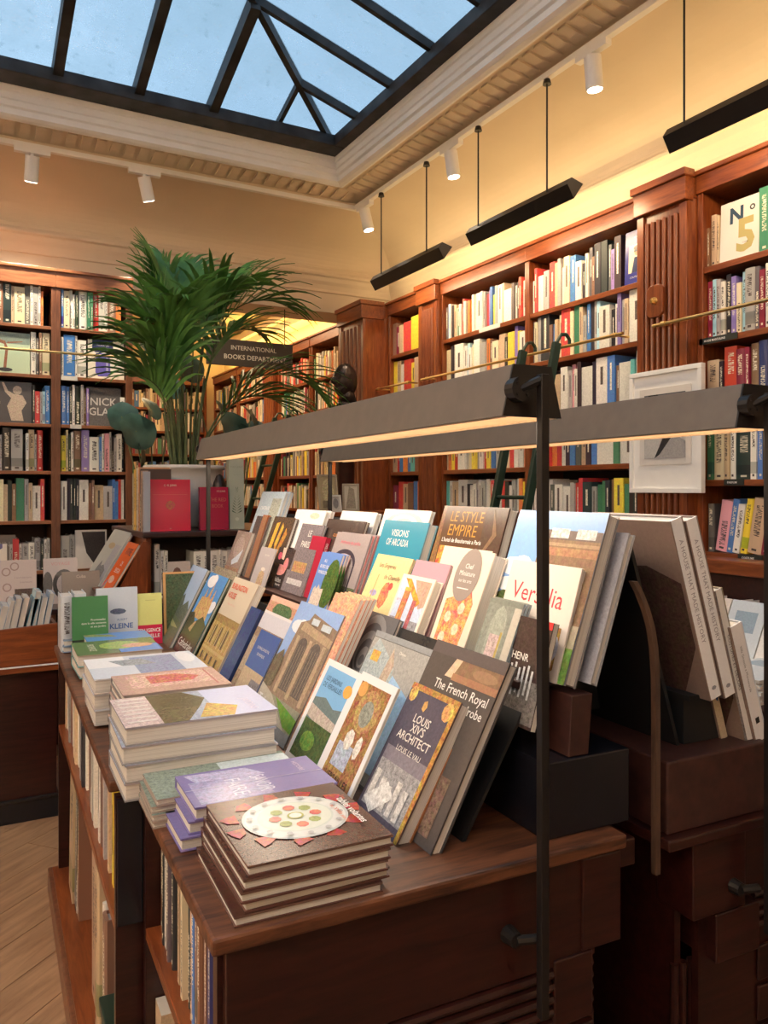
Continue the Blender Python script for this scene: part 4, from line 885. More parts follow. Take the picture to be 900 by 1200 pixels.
hands = [('r', 0, 0, 1, 1, (.05, .035, .035), .3), ('p', ell(.42, .45, .36, .14, 12), (.68, .28, .28), .4), ('p', ell(.70, .60, .14, .18, 9), (.60, .22, .24), .4), ('p', [(.30, 1), (.52, 1), (.50, .70), (.34, .72)], (.70, .50, .42), .4), ('p', ell(.22, .78, .12, .10, 9), (.66, .12, .22), .6), ('t', 'Hidden', .48, .20, .72, .17, WH), ('t', 'treasures', .56, .09, .6, .09, WH)]
lean('black book with pink hands and white title Hidden on the cover', 2.548, .165, .930, -.209, 18, .020, ZB, (.08, .05, .05), hands, copies=2, spine=(.3, .08, .08))
tower = [('r', 0, 0, 1, 1, (.44, .40, .42), .08), ('p', [(.40, .02), (.42, .34), (.52, .38), (.54, .48), (.64, .48), (.66, .38), (.76, .36), (.82, .04)], (.48, .34, .22), .6), ('p', ell(.60, .44, .14, .05, 10), (.70, .62, .58), .2), ('t', 'ARCHITECTURES', .56, .80, .5, .045, (.8, .7, .66))]
lean('pale grey book with a small stone tower left of the pink-hands book', 2.64, .165, .893, -.212, 20, .005, ZB, (.42, .38, .40), tower, soft=True)
horse = [('r', 0, 0, 1, 1, (.34, .25, .22), .5), ('p', ell(.5, .62, .34, .26, 12), (.46, .36, .32), .6), ('p', [(.30, .30), (.55, .42), (.86, .60), (.78, .30), (.40, .20)], (.62, .68, .78), .4), ('r', 0, 0, 1, .16, (.36, .22, .15), .7), ('t', 'CHEVAUX', .5, .90, .6, .06, (.7, .6, .5))]
lean('brown book with a white statue rearing, leftmost of second row', 3.055, .190, .930, -.175, 21, .016, ZB, (.45, .36, .30), horse)
lean('tall book with pointed rust-brown spine facing the aisle', 2.951, .06, .965, -.103, 18, .014, ZB, (.30, .10, .04), [('r', 0, 0, 1, 1, (.30, .14, .08), .3)], flip=True, spine=(.34, .11, .04))

# ---------------------------------------------------------------- top row (behind, on the upper ledge)
pal = [('r', 0, 0, 1, 1, (.24, .44, .82), .08)] + cloud(.12, .62, .18) + cloud(.10, .50, .14) + [('p', ell(.10, .40, .12, .06, 10), (.08, .12, .04), .8), ('p', [(.36, .86), (1, .86), (1, 0), (.36, 0)], (.26, .17, .11), .35), ('r', .36, .82, 1, .88, (.17, .13, .12), .3), ('r', .36, .72, 1, .77, (.40, .22, .13), .4), ('r', .36, .78, 1, .80, (.40, .28, .18), .3)] + \
      [('r', .46 + .28 * k, .83, .66 + .28 * k, .89, (.62, .62, .62), .7) for k in range(2)] + [('p', ell(.52 + .28 * k, .56, .13, .10, 14, 0, 180), (.40, .26, .12), .6) for k in range(2)] + [('p', ell(.52 + .28 * k, .55, .09, .07, 12, 0, 180), (.10, .09, .09), .6) for k in range(2)] + [('r', 0, 0, 1, .33, (.45, .40, .30), .3), ('r', .0, .33, .5, .36, (.35, .20, .12), .4), ('r', 0, 0, 1, .20, (.18, .34, .08), .6)] + [('r', .43 + .28 * k, .2, .61 + .28 * k, .55, (.15, .13, .12), .5) for k in range(2)]
lean('big book with palace facade under blue sky, nearest on the top row', 1.095, .268, 1.000, -.045, 19, .026, ZB, (.28, .26, .26), pal)
lean('thick grey-edged book right behind the big palace facade book', 1.082, .268, 1.034, -.081, 19, .016, ZB, (.45, .45, .47), [('r', 0, 0, 1, 1, (.40, .40, .45), .3)])
emp = [('r', 0, 0, 1, 1, (.10, .045, .02), .12), ('p', [(.0, 0), (0, 1), (.05, 1), (.10, .3), (.08, 0)], (.22, .12, .05), .6), ('r', .70, 0, 1, 1, (.08, .045, .03), .3), ('t', 'LE STYLE', .42, .915, .62, .115, (.48, .24, .04), 0, 0), ('t', 'EMPIRE', .40, .81, .66, .125, (.50, .25, .04), 0, 0), ('t', "L'hotel de Beauharnais a Paris", .42, .735, .62, .045, WH, 0, .01), ('r', .10, .10, .60, .69, (.60, .24, .06), .8), ('p', [(.80, 1), (.92, .8), (.74, .6), (.72, .62), (.86, .8)], (.20, .12, .07), .3)]
lean('dark brown book titled LE STYLE EMPIRE in gold letters', 1.401, .271, 1.000, -.042, 18, .026, ZB, (.09, .05, .04), emp)
arc = [('r', 0, 0, 1, 1, (.03, .26, .40), .04), ('t', 'VISIONS', .44, .87, .40, .10, WH), ('t', 'OF ARCADIA', .44, .775, .50, .10, WH)]
lean('turquoise book titled VISIONS OF ARCADIA', 1.731, .250, .990, -.087, 19, .026, ZB, (.20, .38, .46), arc)
lean('white book with faint swirls behind the turquoise Arcadia book', 1.79, .27, 1.030, -.059, 19, .012, ZB, (.82, .78, .76), [('r', 0, 0, 1, 1, (.80, .74, .70), .05)] + [('p', ell(.5, .86, .40 - .1 * k, .12 - .03 * k, 16), (.60, .50, .46) if k % 2 == 0 else (.82, .77, .74), .2) for k in range(4)])
lean('dark brown book with small orange title left of the Arcadia book', 2.107, .290, .990, -.098, 19, .012, ZB, (.09, .06, .05), [('r', 0, 0, 1, 1, (.065, .042, .036), .08), ('t', 'CLODION', .38, .80, .36, .05, (.75, .30, .08)), ('t', 'LA', .42, .40, .15, .09, WH)])
lean('pale stack-like book lying open-edged behind the dark brown book', 2.115, .26, 1.030, -.072, 19, .016, ZB, (.75, .74, .74), [('r', 0, 0, 1, 1, (.78, .76, .76), .03)])
lean('white book with tiny ornament on top, left of the dark brown one', 2.44, .280, 1.000, -.075, 19, .014, ZB, (.84, .82, .82), [('r', 0, 0, 1, 1, (.82, .79, .79), .02), ('p', ell(.68, .93, .16, .04, 9), (.62, .60, .48), .4), ('t', 'GARDENS', .5, .74, .4, .05, (.45, .38, .36))], copies=2)
lean('dark book of a palace interior with white title in top row', 2.37, .20, .965, -.120, 20, .010, ZB, (.25, .22, .24), [('r', 0, 0, 1, 1, (.20, .17, .19), .6), ('r', .2, .3, .8, .45, (.45, .26, .12), .7), ('t', 'LE', .5, .86, .3, .13, WH), ('t', 'PARIS', .45, .70, .5, .13, WH), ('r', .15, .12, .85, .2, (.50, .48, .50), .5)])
lean('dark book with golden dancing figures in top row', 2.66, .22, .970, -.105, 20, .014, ZB, (.12, .08, .06), [('r', 0, 0, 1, 1, (.09, .055, .035), .5), ('p', [(.14, .2), (.22, .9), (.38, .92), (.34, .5), (.46, .2)], (.62, .36, .06), .7), ('p', [(.42, .6), (.52, .92), (.62, .85), (.55, .45)], (.50, .30, .06), .7), ('p', [(.60, .5), (.76, .85), (.88, .75), (.72, .42)], (.42, .20, .05), .7)])
lean('dark grey-brown book, leftmost of the top row', 2.93, .17, .968, -.110, 19, .010, ZB, (.12, .09, .08), [('r', 0, 0, 1, 1, (.10, .075, .07), .1), ('t', 'ART', .6, .8, .3, .06, (.5, .4, .35))])
lean('silvery blue book standing highest at the far end of the rack', 2.87, .290, 1.010, -.012, 19, .014, ZB, (.52, .58, .66), [('r', 0, 0, 1, 1, (.40, .48, .56), .25), ('r', .56, .05, .94, .92, (.34, .36, .32), .8), ('t', 'CHATEAUX', .34, .80, .5, .06, WH), ('t', 'EN HIVER', .34, .66, .5, .06, WH)], copies=2)

# ---------------------------------------------------------------- right face of the display, spines to the camera
GR = 'books leaning on the right face of the display'
def leanr(label, y, w, xt, zt, tilt, t, zb, col, art, spine, sart, mat='print'):
    # cover faces +X and up; its spine is at the near end
    a = math.radians(tilt); H = (zt - zb) / math.cos(a); xb = xt + H * math.sin(a)
    cover_book(label, w, H, t, col, art, T2W(xb, y, zb + .001), (-a, 0, math.pi / 2 + TY), GR, spine, sart, mat=mat, back=(.24, .17, .145))
sp1 = [('t', 'A HOUSE THAT MADE HISTORY', .5, .60, .60, .04, (.32, .30, .34), -math.pi / 2), ('p', ell(.5, .06, .2, .012, 6), (.3, .3, .34))]
backart = [('r', 0, 0, 1, 1, (.20, .12, .09), .5)]
for k, (xx, yy, lab) in enumerate([(1.158, 1.075, 'thick white-spined history book, first on the right face'), (1.197, 1.075, 'second white-spined history book just right of the first')]):
    leanr(lab, yy, .285, xx, -.052, 17, .033, -.398, (.30, .24, .22), backart, (.84, .83, .85), sp1)
leanr('book with patterned border and white spine under the history books', 1.085, .25, 1.276, -.193, 16.5, .026, -.499, (.30, .26, .20), [('r', 0, 0, 1, 1, (.45, .36, .22), .6)], (.78, .76, .74), [('r', 0, 0, .25, 1, (.22, .20, .20), .7), ('t', 'COSTUMES ET DECORS', .6, .52, .40, .035, (.15, .13, .15), -math.pi / 2)])
leanr('low white book with black emblem on its spine, furthest right', 1.08, .22, 1.325, -.262, 17.5, .036, -.499, (.66, .70, .78), [('r', 0, 0, 1, 1, (.68, .72, .80), .03)], (.84, .83, .85), [('t', "Villa Girasole a Monteverde", .5, .62, .5, .035, (.2, .2, .22), -math.pi / 2), ('r', .36, .15, .66, .20, (.03, .03, .03))])
lb_ = [('r', 0, 0, 1, 1, (.55, .45, .32), .2)] + [('p', ell(.5 + .2 * math.cos(k), .3 + .1 * k, .22, .04, 5), (.04, .10, .26), .4) for k in range(6)]
leanr('tan book with dark blue leaf pattern behind the patterned spine', 1.115, .21, 1.238, -.21, 17, .018, -.499, (.42, .34, .26), lb_, (.50, .42, .32), lb_)

# ---------------------------------------------------------------- stacks lying on the table
def flat(label, x0, x1, y0, y1, zt, t, col, art, group, yawd=0, n=1, spine=None, soft=False, dx=.0, mat='print', heads='left', seed=0):
    """stack of n equal books, top at zt; heads: which way the top of the cover points"""
    rr = random.Random(seed or int(x0 * 1000 + y0 * 77)); w = y1 - y0; h = x1 - x0
    for k in range(n):
        jx = dx * k + (rr.uniform(-.004, .004) if k else 0); jy = rr.uniform(-.004, .004) if k else 0; ja = math.radians(yawd + (rr.uniform(-1.5, 1.5) if k else 0))
        z = zt - k * (t + .0006)
        # cover faces up, its head towards +x, reading direction towards the near end (-y)
        loc = T2W(x0 + jx, y1 + jy, z)
        lb = label if k == 0 else f'{["", "second", "third", "fourth", "fifth", "sixth"][k]} from top in pile under the {label}'
        cover_book(' '.join(lb.split()[:16]), w, h, t, col, art if k == 0 else art[:1], loc, (-math.pi / 2, 0, -math.pi / 2 + TY + ja), group, spine, soft=soft, mat=mat)
tables = [('r', 0, 0, 1, 1, (.085, .034, .024), .25), ('r', 0, 0, .35, .5, (.13, .055, .032), .4)] + \
   [('p', [(.46 + .37 * math.cos(q) + rr_ * math.cos(q * 3 + a), .50 + .44 * math.sin(q) + rr_ * .9 * math.sin(q * 3 + a)) for a, rr_ in ((0, .085), (1.0, .05), (1.9, .09), (2.9, .06), (3.8, .085), (5.0, .06))], (.36, .008, .010), .5) for q in [k * .57 + .4 for k in range(11)]] + \
   [('p', ell(.47, .51, .34, .375, 40), (.52, .55, .54), .05), ('p', ell(.47, .51, .32, .355, 40), (.66, .68, .66), .06), ('p', ell(.47, .51, .24, .27, 32), (.56, .62, .57), .05), ('p', ell(.47, .51, .225, .255, 32), (.66, .70, .62), .05)] + \
   [('p', ell(.47 + .14 * math.cos(q), .51 + .15 * math.sin(q), .045, .045, 8), (.62, .16, .12) if k % 2 == 0 else (.30, .36, .12), .4) for k, q in enumerate([k * .785 for k in range(8)])] + [('p', ell(.47, .51, .055, .06, 12), (.42, .42, .12), .2), ('p', ell(.47, .51, .04, .045, 12), (.72, .74, .68), .1)] + \
   [('p', ell(.47 + .29 * math.cos(q), .51 + .32 * math.sin(q), .022, .022, 8), (.42, .44, .46), .2) for q in [k * .449 for k in range(14)]] + \
   [('t', 'tables volantes', .56, .82 + .08, .44, .085, (.82, .80, .78), 0, .012), ('t', 'Les', .34, .93, .1, .05, (.72, .12, .05)), ('t', 'au XVIIIe siecle', .58, .80, .36, .05, (.72, .14, .05))]
flat('book with white decorated plate and red flowers, on the nearest pile', .316, .541, 1.056, 1.292, -.520, .0158, (.16, .09, .07), tables, 'nearest pile of plate books', 0, 5, spine=(.12, .05, .04), dx=-.0035, seed=4)
purple = [('r', 0, 0, 1, 1, (.20, .17, .38), .12), ('r', .30, .05, .95, .55, (.33, .31, .52), .6), ('p', [(.05, .05), (.3, .1), (.35, .6), (.08, .5)], (.42, .40, .60), .6), ('t', 'SAVOIR', .62, .52, .50, .16, (.68, .66, .80)), ('t', 'FAIRE', .62, .34, .50, .16, (.66, .64, .80)), ('t', 'HISTOIRE', .3, .86, .4, .05, (.7, .6, .78)), ('r', .52, 0, .535, 1, (.45, .42, .60), .1)]
flat('purple book with pale lettering lying behind the plate books', .303, .56, 1.315, 1.475, -.531, .022, (.25, .20, .45), purple, 'pile of purple books', 0, 3, spine=(.22, .18, .42), dx=-.012, seed=6)
flat('book with green misty garden cover under the purple pile edge', .262, .545, 1.43, 1.585, -.551, .012, (.42, .34, .29), [('r', 0, 0, 1, 1, (.22, .28, .24), .6), ('r', .1, .5, .8, 1, (.52, .62, .66), .3)], 'pile of garden paperbacks', 0, 4, dx=-.004, seed=8)
gard = [('r', 0, 0, 1, 1, (.34, .40, .52), .5), ('r', 0, .62, 1, 1, (.50, .56, .80), .10), ('p', [(0, 0), (.45, .06), (.55, .55), (.3, .62), (0, .5)], (.10, .09, .05), .9), ('p', [(.4, .1), (1, .1), (1, .40), (.55, .55)], (.13, .11, .06), .9), ('p', [(.5, .60), (.95, .48), (1, .70), (.7, .78)], (.48, .32, .07), .8), ('r', .0, .0, 1, .24, (.58, .46, .46), .7)] + [('r', .06 + .13 * k, .03, .10 + .13 * k, .22, (.75, .70, .68), .2) for k in range(7)] + [('t', 'JARDINS', .7, .86, .4, .08, (.72, .70, .85))]
flat('thick book with autumn garden cover on the tall pile', .230, .536, 1.575, 1.800, -.460, .0345, (.40, .36, .38), gard, 'tall pile of thick garden books', 0, 4, spine=(.3, .28, .28), dx=-.002, seed=9)
flat('pink and cream book with old engraving behind the tall pile', .268, .520, 1.870, 2.075, -.470, .018, (.45, .35, .32), [('r', 0, 0, 1, 1, (.50, .33, .28), .4), ('r', .10, .12, .75, .92, (.62, .42, .36), .9), ('p', [(.2, .3), (.6, .3), (.6, .7), (.4, .8), (.2, .6)], (.52, .16, .13), .9), ('r', .1, .88, .9, .90, (.45, .2, .18), .1)], 'pile of pink engraving books', 0, 6, spine=(.2, .18, .18), dx=-.001, seed=12)
flat('white book with misty blue palace behind the pink engraving pile', .230, .522, 2.09, 2.345, -.478, .038, (.62, .62, .66), [('r', 0, 0, 1, 1, (.56, .62, .72), .12), ('r', 0, .0, .5, .35, (.74, .76, .80), .1), ('r', .1, .40, .95, .80, (.26, .32, .48), .5), ('p', [(.2, .2), (.5, .3), (.5, .6), (.2, .5)], (.30, .34, .38), .7), ('p', ell(.30, .90, .3, .08, 10), (.7, .74, .78), .1)], 'pile of white palace books', 0, 3, spine=(.5, .45, .42), seed=14)
flat('green and blue book with a painted village behind the white pile', .240, .500, 2.62, 2.85, -.520, .036, (.45, .36, .28), [('r', 0, 0, 1, 1, (.10, .16, .06), .4), ('r', .5, .5, 1, 1, (.08, .22, .62), .2), ('p', ell(.45, .55, .30, .26, 10), (.30, .42, .10), .7), ('p', ell(.55, .75, .16, .2, 8), (.60, .34, .22), .6), ('t', 'PROVENCE', .5, .2, .5, .12, (.7, .7, .6))], 'pile of village books', 0, 2, spine=(.10, .30, .30), seed=17)
flat('blue-covered book lying at the far end of the table', .30, .52, 2.90, 3.08, -.535, .030, (.12, .25, .55), [('r', 0, 0, 1, 1, (.10, .26, .62), .12), ('p', [(0, 0), (.3, .0), (.5, .5), (.2, .4)], (.25, .28, .12), .5)], 'low pile at the far table end', 0, 2, seed=19)
flat('pale blue picture book on the far left corner of the table', .235, .40, 3.09, 3.24, -.552, .022, (.30, .42, .60), [('r', 0, 0, 1, 1, (.14, .17, .22), .2), ('r', .1, .1, .8, .5, (.5, .4, .7), .6)], 'corner pile at the far table end', 0, 2, seed=21)
# ---------------------------------------------------------------- books in the side of the display table
GT = 'books shelved in the side of the display table'
RT = -math.pi / 2 + TY
def tloc(x, y): p = T2W(x, y, 0); return (p[0], p[1])
stS = MB()
shelf_row(tloc(.278, 1.66), RT, .026, .56, -.885, "d v s2 k w v s d g k k v s v k c v k v s b v d v s k v N g v g2 v2", 'in upper side shelf of near table cabinet', GT, .238, .20, depth=.2)
shelf_row(tloc(.278, 1.66), RT, .026, .56, -1.424, "s3 v4 s2 v3 d w s2 v3 k s3 w v2", '', GT, .40, .30, depth=.2, stuff=stS)
shelf_row(tloc(.226, 2.40), RT, .0, .69, -.885, "s w v s w k g v w s k c w v s w g d w s v y y r m m g w", '', GT, .235, .20, depth=.2, stuff=stS)
shelf_row(tloc(.226, 3.22), RT, .026, .82, -.885, "k s w v s v w g v w s k w c v s w v w s g v k w s v", '', GT, .235, .20, depth=.2, stuff=stS)
o = obj('thin_books', stS, M['printmat'], colattr=True); tag(o, 'rows of thin books in the side of the display table towards its far end', 'books', kind='stuff')
shelf_row(tloc(.226, 3.22), RT, .20, .45, -1.424, "s5T/ d2T/ w1T v2", 'low at the far end of far table cabinet', GT, .44, .30, depth=.22)
shelf_row(tloc(.226, 2.40), RT, .03, .30, -1.424, "s4T v3 s3T w v3", 'low in far table cabinet beside the green box', GT, .42, .30, depth=.22)
g = MB(); a = .0
gb = empty('green_box', T2W(.24, 1.73, -1.424), 'dark green lidded box low in the far cabinet of the display table', 'box', None, (0, 0, TY))
bx('body', (0, .24, 0, .30, 0, .16), M['green'], gb, .004); bx('lid', (-.006, .246, -.006, .306, .16, .185), M['green'], gb, .004)

# ---------------------------------------------------------------- upright books facing the camera at the far end of the table
GE = 'books propped up at the far end of the display table'
def up(label, x, y, w, h, zb, col, art, tilt=9, t=.018, group=GE, frame='T', yaw=0, **k):
    p = T2W(x, y, zb + .001) if frame == 'T' else R2W(x, y, zb + .001)
    return cover_book(label, w, h, t, col, art, p, (-math.radians(tilt), 0, (TY if frame == 'T' else 0) + math.radians(yaw)), group, **k)
E1 = 3.10
up('green book with a small figure at its foot', .262, 3.06, .125, .205, -.600, (.08, .20, .10), [('r', 0, 0, 1, 1, (.055, .19, .07), .05), ('r', 0, 0, 1, .24, (.02, .03, .02), .5), ('p', ell(.72, .12, .10, .10, 9), (.55, .30, .26), .4), ('t', 'Promenades', .72, .58, .45, .05, WH), ('t', 'dans la ville ancienne', .60, .52, .7, .05, WH), ('t', 'et ses jardins', .72, .46, .45, .05, WH)], tilt=6, t=.012)
up('light grey book with navy lettering ending in LEINE', .352, 3.12, .150, .225, -.600, (.48, .52, .58), [('r', 0, 0, 1, 1, (.50, .54, .60), .05), ('p', ell(.52, .60, .20, .05, 9), (.10, .12, .18), .5), ('t', 'ALBERT', .62, .46, .5, .05, (.10, .14, .28)), ('t', 'KLEINE', .60, .35, .68, .12, (.06, .12, .32), 0, .02)], tilt=5)
up('yellow and red book reading L\'INTELLIGENCE ARTIFICIELLE', .470, 3.13, .125, .195, -.600, (.60, .60, .25), [('r', 0, 0, 1, 1, (.62, .62, .22), .04), ('r', 0, 0, 1, .38, (.55, .02, .07), .03), ('t', "L'INTELLIGENCE", .5, .27, .9, .10, WH, 0, .015), ('t', 'ARTIFICIELLE', .5, .16, .85, .10, WH, 0, .015), ('r', .5, .86, .8, .87, (.4, .4, .15), 0)], tilt=5)
up('forest-pictured book standing between yellow book and misty hills', .608, 3.16, .17, .27, -.600, (.10, .08, .05), [('r', 0, 0, 1, 1, (.48, .26, .10), .1), ('r', .06, .04, 1, .97, (.045, .07, .03), .9)], tilt=7)
for k in range(2):
    o = bpy.data.objects.new('book', UB[0]); COL.objects.link(o); o.location = T2W(.228 + .047 * k, 3.115, -.599); o.rotation_euler = (0, 0, TY); o.scale = (.040, .15, .205 + .006 * k); o.color = (.52, .55, .60, 1)
    tag(o, ['pale grey-white book standing upright, left of two at far corner', 'pale grey-white book standing upright, right of two at far corner'][k], 'book', GE)

# ---------------------------------------------------------------- left counter with the slanted tray
ct = empty('counter', R2W(-.3, 4.2, -EYE), 'dark mahogany counter with white-edged top and black skirting, far left', 'counter')
def cb(name, x0, x1, y0, y1, z0, z1, mat, bev=0):
    return bx(name, (x0 + .3, x1 + .3, y0 - 4.2, y1 - 4.2, z0 + EYE, z1 + EYE), mat, ct, bev)
cb('body', -1.6, .44, 3.96, 4.20, -1.42, -.835, M['dark']); cb('worktop', -1.62, .452, 3.92, 4.22, -.835, -.808, M['woodX'], .004)
cb('edge_strip', -1.62, .454, 3.914, 3.92, -.808, -.802, M['white']); cb('skirting', -1.6, .448, 3.945, 4.19, -1.52, -1.42, M['blacklac'], .003)
cb('skirting_cap', -1.6, .450, 3.938, 4.19, -1.425, -1.413, M['iron'], .002)
ty = empty('book_tray', R2W(-.3, 4.0, -.808), 'brown wooden tray with sloping front full of pale books', 'tray')
mb = MB(); mb.prism([(-1.0, 0), (.743, 0), (.743, .185), (-1.0, .090)], -.05, -.035); bevel(obj('front_board', mb, M['woodX'], ty), .003)
mb = MB(); mb.prism([(-1.0, 0), (.743, 0), (.743, .18), (-1.0, .10)], .14, .155); obj('back_board', mb, M['bookwood'], ty)
bx('side_board', (.728, .743, -.035, .14, 0, .18), M['bookwood'], ty); bx('bottom', (-1.0, .728, -.035, .14, 0, .010), M['inner'], ty)
rx = random.Random(8); x = -.30; k = 0
tcol = [(.50, .54, .58), (.58, .62, .66), (.42, .50, .58), (.62, .64, .66), (.10, .13, .20), (.60, .55, .52), (.12, .30, .38), (.40, .56, .64), (.62, .66, .70), (.30, .40, .52), (.56, .60, .64), (.64, .66, .68), (.50, .56, .62)]
while x < .355:
    w = rx.uniform(.022, .034); h = rx.uniform(.27, .31) + (.03 if .22 < x < .36 else 0); th = math.radians(rx.uniform(8, 15))
    o = empty('book', R2W(x, 3.975, -.796), f'pale book leaning in left tray, {ORD[k]} from its left end', 'book', 'pale books in the left tray', (0, th, 0))
    mb = MB(); c = tcol[k % 13]; mb.box(0, .002, 0, .15, 0, h, c + (.1,)); mb.box(w - .004, w - .002, 0, .15, 0, h, c + (.1,)); mb.box(.002, w - .004, .148, .15, 0, h, c + (.1,))
    obj('cover', mb, M['print'], o, colattr=True)
    mb = MB(); mb.box(.002, w - .004, .003, .148, .003, h - .003); pb = obj('page_block', mb, M['pages'], o)
    x += w / math.cos(th) + .001; k += 1

# ---------------------------------------------------------------- low table behind with face-up and propped books
lt = empty('side_table', R2W(-.1, 4.75, -EYE), 'dark side table behind the left counter carrying propped books', 'table')
bx('tabletop', (-.8, .72, -.30, .35, EYE - .66, EYE - .63), M['dark'], lt, .004)
for sx in (-.76, .66):
    for sy in (-.27, .30): bx('leg', (sx, sx + .05, sy, sy + .05, 0, EYE - .66), M['dark'], lt)
GS = 'books propped on the side table behind the counter'
up('pink-grey book with rings and a dark picture, propped behind the tray', .23, 4.62, .185, .25, -.629, (.62, .52, .50), [('r', 0, 0, 1, 1, (.60, .50, .47), .06)] + [q for (cx, cy) in ((.2, .75), (.42, .86), (.22, .42), (.3, .15)) for q in (('p', ell(cx, cy, .12, .09, 16), (.38, .27, .25), .1), ('p', ell(cx, cy, .085, .065, 16), (.60, .50, .47), .1))] + [('r', .42, 0, .92, .38, (.09, .05, .04), .6), ('t', 'L\'architecture', .64, .62, .55, .06, (.4, .3, .3)), ('t', 'interieure', .72, .52, .4, .06, (.4, .3, .3))], frame='R', group=GS)
up('grey-pink book titled VOYAGE with dark loops, propped behind the tray', .452, 4.64, .175, .25, -.629, (.60, .52, .50), [('r', 0, 0, 1, 1, (.55, .47, .45), .06), ('p', ell(.6, .42, .34, .33, 20), (.07, .06, .06), .4), ('p', ell(.6, .42, .22, .22, 18), (.52, .45, .43), .2), ('p', ell(.12, .45, .14, .26, 16), (.08, .07, .07), .4), ('t', 'VOYAGE', .5, .87, .7, .10, (.58, .28, .28))], frame='R', group=GS)
up('white book with violet mountain picture behind the ringed one', .06, 4.76, .22, .33, -.629, (.70, .62, .52), [('r', 0, 0, 1, 1, (.72, .64, .54), .05), ('p', [(0, .70), (.2, .66), (.5, .78), (.9, .93), (.9, 1), (0, 1)], (.14, .12, .26), .4)], frame='R', group=GS)
up('brown-grey book with small white title left of the green one', .525, 4.46, .19, .19, -.629, (.26, .21, .17), [('r', 0, 0, 1, 1, (.25, .20, .165), .08), ('t', 'Cuba', .5, .85, .4, .12, (.6, .5, .4))], frame='R', group=GS)
up('violet-fronted book leaning steeply between brown and orange books', .60, 4.30, .14, .24, -.629, (.32, .24, .46), [('r', 0, 0, 1, 1, (.42, .34, .22), .2), ('r', .12, .0, .8, .8, (.26, .17, .42), .15)], frame='R', group=GS, tilt=8, yaw=0).rotation_euler = (-.3, .75, 0)

# ---------------------------------------------------------------- island unit with the palm
isl = empty('island_shelf', R2W(1.2, 4.6, -EYE), 'dark mahogany island shelf unit carrying the palm and two red books', 'shelf unit')
def ib(name, x0, x1, y0, y1, z0, z1, mat, bev=0): return bx(name, (x0 - 1.2, x1 - 1.2, y0 - 4.6, y1 - 4.6, z0 + EYE, z1 + EYE), mat, isl, bev)
ib('top_board', .875, 1.75, 4.16, 5.06, -.255, -.225, M['dark'], .006)
ib('end_panel', .90, .925, 4.20, 5.02, -1.52, -.256, M['wood']); ib('end_panel', 1.70, 1.725, 4.20, 5.02, -1.52, -.256, M['wood'])
ib('back_board', .925, 1.70, 4.50, 4.515, -1.50, -.256, M['inner'])
for z in (-.58, -.92, -1.24): ib('shelf', .925, 1.70, 4.20, 4.50, z - .022, z, M['woodX'], .002)
ib('plinth', .89, 1.735, 4.19, 5.03, -1.52, -1.46, M['dark'])
# sloping rack on the island's left face
rk = empty('sloping_rack', R2W(.75, 4.6, -.56), 'mahogany sloping side rack on the island holding the orange book', 'rack')
mb = MB(); mb.prism([(.15, .29), (.15, -.96), (.02, -.96), (-.05, .02), (.0, .03), (.125, .29)], -.44, -.42); obj('side_panel', mb, M['wood'], rk)
mb = MB(); mb.prism([(.15, .29), (.15, -.96), (.02, -.96), (-.05, .02), (.0, .03), (.125, .29)], .40, .42); obj('side_panel', mb, M['wood'], rk)
mb = MB(); mb.prism([(.135, .255), (.15, .255), (.022, .03), (.007, .03)], -.42, .40); obj('sloping_board', mb, M['wood'], rk)
mb = MB(); mb.prism([(-.075, .018), (.012, .018), (.012, .032), (-.075, .032)], -.44, .42); obj('ledge', mb, M['woodY'], rk)
def leanR(label, y, w, xb, zb, tilt, H, t, col, art, group='books on the island\'s sloping rack', **k):
    a = math.radians(tilt); cover_book(label, w, H, t, col, art, R2W(xb, y + w, zb + .001), (-a, 0, -math.pi / 2), group, **k)
leanR('orange-red book with black VIVRE lettering on the sloping rack', 4.17, .25, .712, -.525, 31, .28, .016, (.70, .18, .03), [('r', 0, 0, 1, 1, (.80, .12, .015), .03), ('t', 'VIVRE', .58, .80, .8, .20, (.03, .02, .02), 0, .015), ('t', 'DE', .60, .55, .35, .13, WH), ('t', 'DESIGN', .55, .40, .7, .13, WH), ('p', ell(.5, .22, .25, .08, 9), (.80, .50, .40), .6)])
leanR('pale grey-blue book with engraved cathedral left of the orange book', 4.45, .50, .705, -.525, 31, .34, .014, (.55, .56, .54), [('r', 0, 0, 1, 1, (.54, .56, .54), .06), ('r', .60, .10, .92, .72, (.46, .48, .54), .2), ('p', [(.30, .06), (.32, .26), (.40, .40), (.48, .30), (.6, .34), (.8, .26), (.8, .06)], (.25, .26, .28), .8), ('p', ell(.42, .68, .18, .06, 9), (.50, .42, .28), .5)])
leanR('white-edged book with red band behind the cathedral book', 4.50, .50, .728, -.520, 31, .34, .012, (.64, .58, .58), [('r', 0, 0, 1, 1, (.66, .60, .60), .03)], spine=(.5, .1, .14))
GI = 'books standing on the island around the palm pot'
cj = up('bright crimson book with white name at top, in front of the pot', .925, 4.22, .215, .275, -.225, (.58, .01, .05), [('r', 0, 0, 1, 1, (.60, .006, .045), .02), ('t', 'C. G. JUNG', .5, .885, .5, .05, (.80, .62, .55), 0, .01), ('r', .08, .705, .92, .708, (.72, .20, .16), 0), ('p', ell(.5, .5, .12, .09, 8), (.42, .06, .03), .5), ('t', 'Liber', .5, .05, .2, .02, (.8, .6, .5))], tilt=3, t=.03, frame='R', group=GI)
